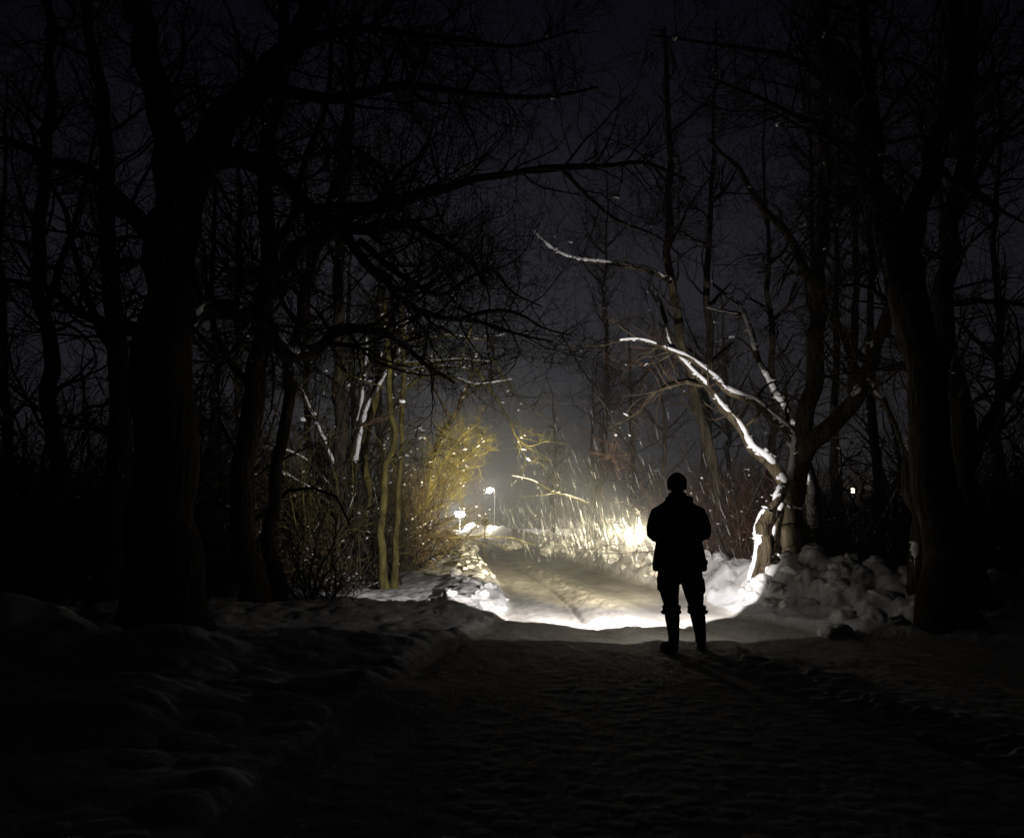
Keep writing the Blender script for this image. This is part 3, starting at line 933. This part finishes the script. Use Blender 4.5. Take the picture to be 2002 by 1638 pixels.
scatter(24, (430, 770), (15.5, 23), ["dark", "brown", "olive", "dark"], (.8, 1.35), "leafless shrub in the tangled thicket behind the left bank", "shrubs in the left thicket")
scatter(14, (400, 740), (12.2, 15.5), ["low", "low", "dark"], (.55, .95), "low tangled shrub at the front of the left thicket, beside the snow bank", "low shrubs at the left verge")
scatter(13, (-40, 420), (9.6, 17), ["dark", "low", "dark"], (.8, 1.3), "dark shrub below the trees in the black left corner", "shrubs below the left trees")
scatter(15, (1370, 1530), (14.5, 21), ["red", "red", "brown"], (.8, 1.25), "reddish leafless shrub in the thicket right behind the man", "reddish shrubs behind the man")
scatter(20, (1010, 1340), (28, 50), ["brown", "dark", "dark", "brown"], (1.0, 1.7), "brown shrub on the right bank behind the falling snow", "shrubs behind the falling snow")
scatter(16, (1570, 2020), (10.8, 19), ["dark", "low", "dark"], (.7, 1.2), "dark shrub under the trees on the right side", "shrubs under the right trees")
scatter(14, (800, 1090), (102, 122), ["dark", "brown"], (1.4, 2.6), "distant shrub around the far lamps at the end of the road", "distant shrubs at the end of the road")
scatter(14, (1560, 2020), (24, 60), ["dark", "brown"], (1.2, 2.2), "distant shrub in the dark gap on the right side", "distant shrubs on the right")
scatter(8, (1350, 1560), (24, 34), ["red", "brown"], (1.4, 2.0), "tall brush far behind the man on the right", "tall brush behind the right thicket")

scatter(16, (420, 700), (18, 29), ["dark", "olive", "dark"], (1.4, 2.1), "tall leafless shrub deep in the left thicket", "tall shrubs in the left wood")
scatter(22, (-80, 440), (15, 30), ["dark", "dark", "brown"], (1.7, 2.8), "tall black brush filling the dark wood on the far left", "tall brush in the dark left wood")
scatter(20, (1590, 2080), (16, 30), ["dark", "dark", "brown"], (1.5, 2.5), "tall black brush filling the dark wood on the far right", "tall brush in the dark right wood")
# the bright yellow-green bush beside the road, leaning out over it
def yellow_bush(label, px, dep, s, seed, rz=0):
    o = make_shrub("yellow", seed, "bark_brown", "twig_green", 32, 4.0, .45, 7, 6.5, 14, bias=np.array([.008, -.005, .02]), spread=.7, d4=6, fs=(.02, .07), tk=1.5)
    x = P(px, 1000, dep)[0]
    o.location = (x, dep, H(x, dep)); o.scale = (s, s, s); o.rotation_euler = (0, 0, rz)
    o.name = "lichen_bush"
    tag(o, label, "bush")


tree("lichen_bush", "bright yellow-green bush leaning out over the road from the left, lit by the torch", [
    ([(822, 1085), (826, 1030), (832, 985), (842, 950)], 25, 25, .06, .045, 0),
    ([(832, 990), (850, 950), (880, 915), (920, 895), (950, 885), (966, 874)], 25, 24.4, .036, .006),
    ([(840, 960), (870, 932), (900, 920), (942, 910)], 25, 24.6, .03, .006),
    ([(835, 980), (858, 962), (884, 952), (912, 934)], 25, 24.6, .03, .006),
    ([(838, 965), (858, 925), (885, 880), (915, 858), (948, 848)], 25, 24.8, .035, .006),
    ([(840, 955), (850, 900), (868, 858), (895, 828)], 25, 25, .035, .006),
    ([(832, 1000), (848, 990), (868, 984), (884, 972)], 25, 24.6, .025, .006),
    ([(840, 955), (862, 915), (890, 868), (920, 838), (944, 826)], 25, 24.2, .035, .006),
    ([(838, 975), (865, 942), (900, 905), (935, 872), (960, 858)], 25, 24.0, .035, .006),
    ([(836, 985), (870, 965), (905, 946), (925, 925)], 25, 25.6, .03, .006),
], 801, cat="bush", bark="twig_green", twig="twig_green", d1=11, l1=(.4, 1.15), d2=9, l2=(.25, .7), d3=9, l3=(.12, .35), snow=.12, t0=.15, up=.07, fleck=50, fsize=(.015, .05))
for dep, px in ((23.2, 822), (22.4, 800), (21.6, 778), (24.0, 790), (22.8, 760)):
    put_shrub("brown", P(px, 1000, dep)[0], dep, random.uniform(1.25, 1.6), "brown leafless shrub crowding the left verge just before the bright yellow-green bush", "brown shrubs before the yellow bush")
yellow_bush("second yellowish bush just left of the bright one, darker and browner", 800, 23.5, .85, 802, .2)


# snowy low limb lying out over the right bank in the beam
tree("fallen_branch", "snow-topped bare branch hanging low over the right bank near the far street lamp", [
    ([(1150, 985), (1120, 972), (1085, 962), (1055, 947), (1035, 938), (1000, 930)], 27, 27, .05, .012, .85),
    ([(1090, 965), (1060, 968), (1020, 972)], 27, 27, .02, .008, .5),
], 900, cat="branch", bark="bark_moss", twig="twig_olive", trunks=0, d1=3.0, l1=(.4, 1.2), d2=4, l2=(.2, .6), d3=4, snow=.3, fleck=14, t0=.2, thick=1.3)


# ------------------------------------------------------------------ the man with the torch
def ring_loft(rings, n=20):
    """rings: (x,y,z,rx,ry) -> closed vertical loft as verts, faces"""
    V, F = [], []
    for (x, y, z, rx, ry) in rings:
        for k in range(n):
            a = 2 * math.pi * k / n
            c, s = math.cos(a), math.sin(a)
            V.append((x + rx * math.copysign(abs(c) ** .85, c), y + ry * math.copysign(abs(s) ** .85, s), z))
    for i in range(len(rings) - 1):
        for k in range(n):
            F.append((i * n + k, i * n + (k + 1) % n, (i + 1) * n + (k + 1) % n, (i + 1) * n + k))
    F.append(tuple(reversed(range(n))))
    F.append(tuple((len(rings) - 1) * n + k for k in range(n)))
    return V, F


def limb(pts, n=14):
    """capsule chain: pts (x,y,z,r) -> closed tube with rounded ends"""
    pts = [np.array(p, float) for p in pts]
    d0 = unit((pts[0] - pts[1])[:3]); d1 = unit((pts[-1] - pts[-2])[:3])
    a, b = pts[0].copy(), pts[0].copy()
    a[:3] += d0 * pts[0][3] * .8; a[3] *= .45
    e = pts[-1].copy(); e[:3] += d1 * pts[-1][3] * .8; e[3] *= .45
    q = np.array([a] + pts + [e])
    m = []
    for i in range(len(q) - 1):
        for t in (0, .5): m.append(q[i] * (1 - t) + q[i + 1] * t)
    m.append(q[-1]); m = np.array(m)
    V, F = tubes(m[None, :, :3], m[None, :, 3], n)
    F = [tuple(f) for f in F]
    F.append(tuple(range(n))); F.append(tuple(reversed(range(len(V) - n, len(V)))))
    return [tuple(v) for v in V], F


def ball(x, y, z, rx, ry, rz, sub=3):
    v, f = ico(sub)
    return [tuple(q) for q in v * np.array([rx, ry, rz]) + np.array([x, y, z])], [tuple(t) for t in f]


def fuse(name, pieces, mat, parent, voxel, smooth=6):
    bm = bmesh.new()
    for V, F in pieces:
        vs = [bm.verts.new(v) for v in V]
        for f in F:
            try: bm.faces.new([vs[i] for i in f])
            except ValueError: pass
    bmesh.ops.recalc_face_normals(bm, faces=bm.faces)
    me = bpy.data.meshes.new(name); bm.to_mesh(me); bm.free()
    o = bpy.data.objects.new(name, me); col.objects.link(o)
    md = o.modifiers.new("remesh", 'REMESH'); md.mode = 'VOXEL'; md.voxel_size = voxel; md.use_smooth_shade = True
    if smooth:
        s = o.modifiers.new("smooth", 'SMOOTH'); s.factor = .5; s.iterations = smooth
    dg = bpy.context.evaluated_depsgraph_get()
    me2 = bpy.data.meshes.new_from_object(o.evaluated_get(dg))
    o.modifiers.clear(); o.data = me2; bpy.data.meshes.remove(me)
    me2.name = name
    me2.materials.clear(); me2.materials.append(mat)
    me2.polygons.foreach_set("use_smooth", np.ones(len(me2.polygons), dtype=bool))
    if parent: o.parent = parent
    return o


def build_person():
    bx, by = P(1325.6, 1000, 8.15)[0], 8.15
    bz = H(bx, by)
    # body: one continuous figure (head, neck, torso, arms, hands, legs)
    pc = []
    pc.append(ring_loft([(.0, 0, .74, .15, .10), (0, 0, .86, .18, .12), (0, 0, 1.05, .16, .11), (0, 0, 1.25, .18, .12), (0, 0, 1.40, .19, .11), (0, 0, 1.47, .13, .085), (0, .005, 1.53, .065, .065)]))
    pc.append(limb([(0, .0, 1.46, .065), (0, .012, 1.58, .06)]))                       # neck
    pc.append(ball(0, .018, 1.685, .076, .096, .112))                                  # skull
    pc.append(ball(0, .055, 1.625, .055, .060, .060))                                  # jaw
    pc.append(limb([(0, .110, 1.690, .010), (0, .127, 1.655, .015)], 8))               # nose
    pc.append(ball(0, .108, 1.618, .026, .012, .012, 2))                               # lips
    pc.append(ball(0, .088, 1.588, .024, .02, .02, 2))                                 # chin
    for s in (-1, 1):
        pc.append(ball(s * .080, .012, 1.67, .011, .022, .032, 2))                     # ears
        pc.append(ball(s * .034, .098, 1.712, .024, .012, .010, 2))                    # brows
    hl, hr = np.array([-.075, .36, 1.155]), np.array([.060, .30, 1.150])
    for s, hnd, hip, knee, ank in ((-1, hl, (-.09, 0, .80), (-.105, .015, .50), (-.088, -.01, .09)), (1, hr, (.10, 0, .80), (.150, .015, .50), (.186, -.01, .09))):
        pc.append(limb([(s * .185, 0, 1.40, .062), (s * .235, -.01, 1.29, .052), (s * .262, .0, 1.185, .043), (s * .19, .15, 1.165, .040), (hnd[0] + s * .03, hnd[1] - .09, hnd[2], .028)]))
        pc.append(limb([(*hip, .10), (hip[0] * .5 + knee[0] * .5, .01, .65, .085), (*knee, .060), (knee[0] * .6 + ank[0] * .4, -.012, .36, .055), (*ank, .038)]))
        pc.append(limb([(ank[0], -.03, .06, .034), (ank[0] + (-.05 if s < 0 else .02), .07, .045, .036), (ank[0] + (-.085 if s < 0 else .03), .15, .035, .028)]))
        # hand: palm and five fingers closed round the torch (torch axis runs along +y at z 1.155)
        pc.append(limb([(hnd[0] + s * .03, hnd[1] - .09, hnd[2], .028), (hnd[0] + s * .035, hnd[1] - .03, hnd[2], .034), (hnd[0] + s * .034, hnd[1] + .02, hnd[2], .030)]))
        for f, (off, ln) in enumerate(((.030, .92), (.010, 1.0), (-.011, .96), (-.031, .80))):
            yy = hnd[1] + off + .01
            r0 = .034 * ln
            ch = []
            for a in (20, 75, 125, 175):
                a = math.radians(a)
                ch.append((hnd[0] + s * .004 + s * r0 * math.cos(a), yy, hnd[2] - .002 + r0 * 1.05 * math.sin(a), .0095 - .0004 * f))
            pc.append(limb(ch, 8))
        ch = [(hnd[0] + s * .035, hnd[1] - .03, hnd[2] - .012, .012), (hnd[0] + s * .030, hnd[1] - .005, hnd[2] - .034, .0105), (hnd[0] + s * .004, hnd[1] + .022, hnd[2] - .040, .0095)]
        pc.append(limb(ch, 8))
    body = fuse("person", pc, M["skin"], None, .0065, 2)
    body.location = (bx, by, bz)
    tag(body, "man seen from behind in dark jacket, knitted hat and tall boots, standing on the road", "person")
    # jacket
    jk = [ring_loft([(.0, 0, .805, .272, .165), (0, 0, .83, .282, .172), (-.002, 0, .90, .276, .17), (0, 0, .99, .262, .165), (0, 0, 1.10, .240, .16), (0, 0, 1.24, .250, .165), (0, 0, 1.36, .262, .16),
                     (0, 0, 1.43, .245, .15), (0, 0, 1.49, .185, .125), (0, .0, 1.54, .125, .11), (0, .005, 1.575, .098, .10), (0, .01, 1.615, .090, .092)], 28)]
    for s, hnd in ((-1, hl), (1, hr)):
        jk.append(limb([(s * .195, 0, 1.405, .090), (s * .232, -.01, 1.33, .086), (s * .258, -.012, 1.25, .082), (s * .262, .0, 1.195, .076), (s * .215, .11, 1.165, .066), (hnd[0] + s * .045, hnd[1] - .115, hnd[2], .046)], 16))
    jk.append(limb([(-.255, -.10, .93, .03), (-.25, -.06, .885, .035), (-.25, .05, .88, .03)], 10))     # flap pocket bulge on the left hem
    jk.append(limb([(.25, -.08, .90, .032), (.25, .05, .89, .03)], 10))
    jk.append(limb([(-.11, -.085, 1.54, .045), (0, -.115, 1.515, .05), (.11, -.085, 1.54, .045)], 10))   # folded hood
    fuse("jacket", jk, M["cloth"], body, .011, 4)
    # trousers, bloused over the boots
    tr = [ring_loft([(0, 0, .68, .222, .125), (0, 0, .76, .232, .14), (0, 0, .86, .225, .14), (0, 0, .95, .20, .13)], 24)]
    tr.append(limb([(-.118, 0, .74, .112), (-.116, 0, .64, .108), (-.108, .01, .56, .094), (-.098, .012, .49, .082), (-.096, .005, .42, .07)], 16))
    tr.append(limb([(.122, 0, .74, .110), (.122, 0, .66, .106), (.140, .01, .575, .098), (.152, .012, .52, .090), (.158, .005, .42, .068)], 16))
    tr.append(limb([(.225, .0, .72, .03), (.235, 0, .60, .028)], 8)); tr.append(limb([(-.215, .0, .74, .03), (-.212, 0, .62, .028)], 8))   # thigh pockets
    fuse("trousers", tr, M["cloth2"], body, .010, 4)
    # boots with padded cuffs
    for s, c, q, toe in ((-1, (-.096, .42), (-.087, .15), (-.175, .10)), (1, (.163, .42), (.187, .15), (.228, .13))):
        bt = [limb([(c[0], 0, .41, .080), ((c[0] * .55 + q[0] * .45), -.012, .31, .074), (q[0], -.02, .17, .058), (q[0], -.02, .10, .056)], 16)]
        bt.append(limb([(q[0], -.055, .055, .050), (q[0] + (toe[0] - q[0]) * .45, .04, .052, .053), (toe[0], toe[1], .045, .042)], 12))
        bt.append(limb([(q[0], -.07, .018, .030), (q[0] + (toe[0] - q[0]) * .5, .04, .018, .046), (toe[0], toe[1] + .01, .018, .040)], 12))
        b = fuse("boot", bt, M["rubber"], body, .009, 3)
        cf = [ring_loft([(c[0], 0, .375, .078, .078), (c[0], 0, .385, .096, .095), (c[0], 0, .405, .098, .097), (c[0], 0, .418, .088, .088), (c[0], 0, .43, .094, .093), (c[0], 0, .455, .094, .092), (c[0], 0, .466, .078, .078)], 22)]
        cf.append(limb([(c[0] + s * .085, 0, .385, .02), (c[0] + s * .10, -.01, .40, .018)], 8))
        k = fuse("cuff", cf, M["cloth2"], b, .006, 2)
    # hat
    ht = [ring_loft([(0, .012, 1.645, .092, .105), (0, .012, 1.665, .100, .114), (0, .012, 1.70, .102, .116), (0, .012, 1.735, .101, .114), (0, .010, 1.77, .090, .100), (0, .006, 1.80, .066, .072), (0, .004, 1.82, .034, .036), (0, .004, 1.828, .008, .008)], 26)]
    fuse("knitted_hat", ht, M["knit"], body, .006, 2)
    for s in (-1, 1):
        v, f = ico(2)
        mesh_np("eye", v * .011 + np.array([s * .032, .100, 1.692]), f, M["eye"], body)
    return bx, by, bz


PX, PY, PZ = build_person()


def build_torch():
    loc = Vector((PX - .035, PY + .40, PZ + 1.155))
    tgt = Vector(P(886, 958, 40))
    root = empty("torch", loc)
    tag(root, "black hand torch held in front of the man's chest, lighting the road", "torch")
    d = (tgt - loc).normalized()
    root.rotation_mode = 'QUATERNION'
    # hands hold the barrel along +y; the head looks down the road
    root.rotation_quaternion = d.to_track_quat('Y', 'Z')

    def lathe(name, prof, mat, n=28):
        V, F = [], []
        for (y, r) in prof:
            for k in range(n):
                a = 2 * math.pi * k / n
                V.append((r * math.cos(a), y, r * math.sin(a)))
        for i in range(len(prof) - 1):
            for k in range(n):
                F.append((i * n + k, (i + 1) * n + k, (i + 1) * n + (k + 1) % n, i * n + (k + 1) % n))
        return mesh_np(name, V, F, mat, root)
    lathe("barrel", [(-.14, .0005), (-.14, .017), (-.135, .019), (-.02, .019), (-.015, .021), (.02, .021), (.03, .019), (.05, .019)], M["metal"])
    lathe("head", [(.05, .019), (.06, .024), (.085, .033), (.12, .034), (.124, .034), (.124, .030), (.115, .029)], M["metal"])
    lathe("lens", [(.113, .0285), (.116, .0005)], M["torch_lens"])
    lathe("switch", [(-.1405, .0005), (-.1465, .006), (-.14, .010)], M["rubber"])

    def spot(name, watt, half, blend, color, aim, size=.012, ahead=.14):
        L = bpy.data.lights.new(name, 'SPOT')
        L.energy = watt; L.spot_size = math.radians(half * 2); L.spot_blend = blend; L.color = color
        L.shadow_soft_size = size
        o = bpy.data.objects.new(name, L); col.objects.link(o)
        o.location = loc + d * ahead
        dd = (Vector(aim) - o.location).normalized()
        o.rotation_euler = dd.to_track_quat('-Z', 'Y').to_euler()
        return o
    spot("torch_beam", HOT_W, 14.5, 1.0, (1.0, .88, .57), P(886, 958, 40))
    spot("torch_corona", MID_W, 20, 1.0, (1.0, .86, .52), P(1040, 1040, 40))
    fl = loc + Vector((math.sin(math.radians(-5)), math.cos(math.radians(-5)), .0)) * 10
    spot("torch_flood", FLOOD_W, 41, .13, (1.0, .95, .93), fl)
    spot("torch_spill", SPILL_W, 84, .10, (1.0, .93, .85), fl)


build_torch()


# ------------------------------------------------------------------ lamps in the distance
def lathe_mesh(prof, n=16):
    V, F = [], []
    for (z, r) in prof:
        for k in range(n):
            a = 2 * math.pi * k / n
            V.append((r * math.cos(a), r * math.sin(a), z))
    for i in range(len(prof) - 1):
        for k in range(n):
            F.append((i * n + k, i * n + (k + 1) % n, (i + 1) * n + (k + 1) % n, (i + 1) * n + k))
    return np.array(V), np.array(F)


def street_lamp(px, py, dep, label, mat, watt, color, bulb=.2, reach=.5):
    p = P(px, py, dep)
    gx, gy = p[0] + reach, p[1]
    gz = H(gx, gy)
    root = empty("street_lamp", (gx, gy, gz))
    tag(root, label, "street lamp", "lit lamps in the distance")
    h = p[2] - gz
    V, F = lathe_mesh([(-.3, .09), (.6, .09), (.65, .06), (h + .1, .035), (h + .13, .005)])
    mesh_np("pole", V, F, M["metal"], root)
    c, _ = catmull([(0, 0, h), (-reach * .3, 0, h + .22), (-reach * .9, 0, h + .22)], 12)
    V, F = tubes(c[None], np.full((1, 12), .03), 8)
    mesh_np("arm", V, F, M["pole"], root)
    v, f = ico(3)
    q = v * np.array([.34, .17, .09]) + np.array([-reach, 0, h + .20]); q[:, 2] = np.maximum(q[:, 2], h + .18)
    hd = mesh_np("lamp_head", q, f, M["metal"], root)
    mesh_np("lamp_globe", v * bulb * np.array([1, 1, .9]) + np.array([-reach, 0, h]), f, mat, hd)
    L = bpy.data.lights.new("lamp_light", 'POINT'); L.energy = watt; L.color = color; L.shadow_soft_size = bulb
    o = bpy.data.objects.new("lamp_light", L); col.objects.link(o)
    o.location = (p[0] - .1, p[1] - bulb - 2.8, p[2] - .03)


street_lamp(957, 958, 76, "lit street lamp above the right side of the road at its far end", M["lamp_a"], 2400 * E8, (1.0, .92, .78), bulb=.30)
street_lamp(1667, 959, 58, "small warm street lamp seen through the branches right of the man", M["lamp_c"], 500 * E8, (1.0, .80, .5), bulb=.17)
street_lamp(1868, 952, 92, "faint tiny lamp far off behind the trunks on the right side", M["lamp_c"], 40 * E8, (1.0, .78, .45), bulb=.09)


def floodlight(px, py, dep):
    p = P(px, py, dep)
    gz = H(p[0], p[1])
    root = empty("floodlight", (p[0], p[1], gz))
    tag(root, "dazzling white floodlight low over the far end of the road, left of the street lamp", "floodlight", "lit lamps in the distance")
    h = p[2] - gz
    V, F = lathe_mesh([(-.3, .08), (h + .3, .06), (h + .32, .005)])
    mesh_np("pole", V + np.array([0, .25, 0]), F, M["pole"], root)
    V, F = tubes(np.array([[(-.75, .16, h), (0, .16, h), (.75, .16, h)]]), np.full((1, 3), .04), 8)
    mesh_np("crossbar", V, F, M["pole"], root)
    for k, (dx, dz) in enumerate(((-.27, -.17), (-.27, .17), (.27, .17), (.27, -.17))):
        bm = bmesh.new()
        bmesh.ops.create_cube(bm, size=1)
        bmesh.ops.scale(bm, vec=(.50, .16, .34), verts=bm.verts)
        bmesh.ops.bevel(bm, geom=bm.edges[:], offset=.03, segments=2, affect='EDGES')
        bmesh.ops.translate(bm, vec=(dx, .05, h + dz), verts=bm.verts)
        me = bpy.data.meshes.new("lamp_head"); bm.to_mesh(me); bm.free(); me.materials.append(M["metal"])
        hd = bpy.data.objects.new("lamp_head", me); col.objects.link(hd); hd.parent = root
        v, f = ico(3)
        q = v * np.array([.27, .09, .19]) + np.array([dx, -.045, h + dz])
        mesh_np("lens", q, f, M["lamp_b"], hd)
    L = bpy.data.lights.new("flood_light", 'POINT'); L.energy = 7000 * E8; L.color = (1, .97, .92); L.shadow_soft_size = .4
    o = bpy.data.objects.new("flood_light", L); col.objects.link(o); o.location = (p[0], p[1] - 2.6, p[2])


floodlight(899, 1005, 96)


def utility_box(px, py, dep):
    p = P(px, py, dep)
    gz = H(p[0], p[1])
    h = p[2] - gz
    root = empty("utility_box", (p[0], p[1], gz))
    tag(root, "small dark box on a post with snow on top, near the far street lamp", "box")

    def bx(name, sz, c, mat, bev):
        bm = bmesh.new(); bmesh.ops.create_cube(bm, size=1); bmesh.ops.scale(bm, vec=sz, verts=bm.verts)
        bmesh.ops.bevel(bm, geom=bm.edges[:], offset=bev, segments=3, affect='EDGES')
        bmesh.ops.translate(bm, vec=c, verts=bm.verts)
        me = bpy.data.meshes.new(name); bm.to_mesh(me); bm.free(); me.materials.append(mat)
        for q in me.polygons: q.use_smooth = True
        o = bpy.data.objects.new(name, me); col.objects.link(o); o.parent = root
    bx("post", (.09, .09, h - .5 + .3), (0, 0, (h - .5 - .3) / 2), M["pole"], .01)
    bx("cabinet", (.46, .3, .5), (0, 0, h - .25), M["metal"], .02)
    bx("snow_cover", (.54, .38, .13), (0, 0, h + .063), M["cap"], .06)


utility_box(948, 1015, 62)


# ------------------------------------------------------------------ falling snow
def falling_snow():
    rng = np.random.default_rng(77)
    n = 4700
    y = 8.9 + 22 * rng.random(n) ** 1.3
    x = rng.uniform(-4.5, 5.5, n) - .06 * (y - 9)
    z = .8 + rng.random(n) ** 1.6 * 4.5
    q = slice(3400, n)                                   # extra flakes added along the torch beam to make its light show
    y[q] = 9.35 + 18 * rng.random(n - 3400) ** 1.15
    dd = y[q] - 8.55
    x[q] = PX - .035 - .155 * dd + rng.normal(size=n - 3400) * (.12 + .12 * dd) + .115 * dd
    z[q] = np.maximum(1.13 + .004 * dd + rng.normal(size=n - 3400) * (.075 + .028 * dd), .78)
    ln = rng.uniform(.08, .28, n)
    r = rng.uniform(.0002, .0005, n)
    r[q] = rng.uniform(.00035, .0008, n - 3400) * np.clip(.05 + .06 * (y[q] - 8.55), 0, 1.0)  # added flakes shrink towards the torch to soften the beam's glare
    d = np.stack([-.28 + .05 * rng.normal(size=n), .06 * rng.normal(size=n), np.full(n, 1.0)], -1)
    d = unit(d)
    c = np.stack([x, y, z], -1)
    Pn = np.stack([c - d * ln[:, None] * .5, c, c + d * ln[:, None] * .5], 1)
    R = np.stack([r * .25, r, r * .25], 1)
    V, F = tubes(Pn, R, 3)
    o = mesh_np("falling_snow", V, F, M["flake"])
    tag(o, "slanting streaks of falling snow glittering in the beam of the torch", "falling snow", kind="stuff")


falling_snow()


# ------------------------------------------------------------------ haze: snow-laden night air
def haze():
    bm = bmesh.new(); bmesh.ops.create_cube(bm, size=1)
    bmesh.ops.scale(bm, vec=(1000, 480, 26), verts=bm.verts)
    bmesh.ops.translate(bm, vec=(0, 205, 26 / 2 - 1.6), verts=bm.verts)
    me = bpy.data.meshes.new("haze"); bm.to_mesh(me); bm.free()
    m = bpy.data.materials.new("haze"); m.use_nodes = True
    nt = m.node_tree
    for nd in list(nt.nodes): nt.nodes.remove(nd)
    out = nt.nodes.new("ShaderNodeOutputMaterial")
    v = nt.nodes.new("ShaderNodeVolumePrincipled")
    v.inputs["Color"].default_value = (.92, .94, .98, 1)
    v.inputs["Density"].default_value = HAZE_DENSITY
    v.inputs["Anisotropy"].default_value = 0.0
    nt.links.new(v.outputs[0], out.inputs["Volume"])
    me.materials.append(m)
    o = bpy.data.objects.new("haze", me); col.objects.link(o)
    tag(o, kind="stuff")


haze()
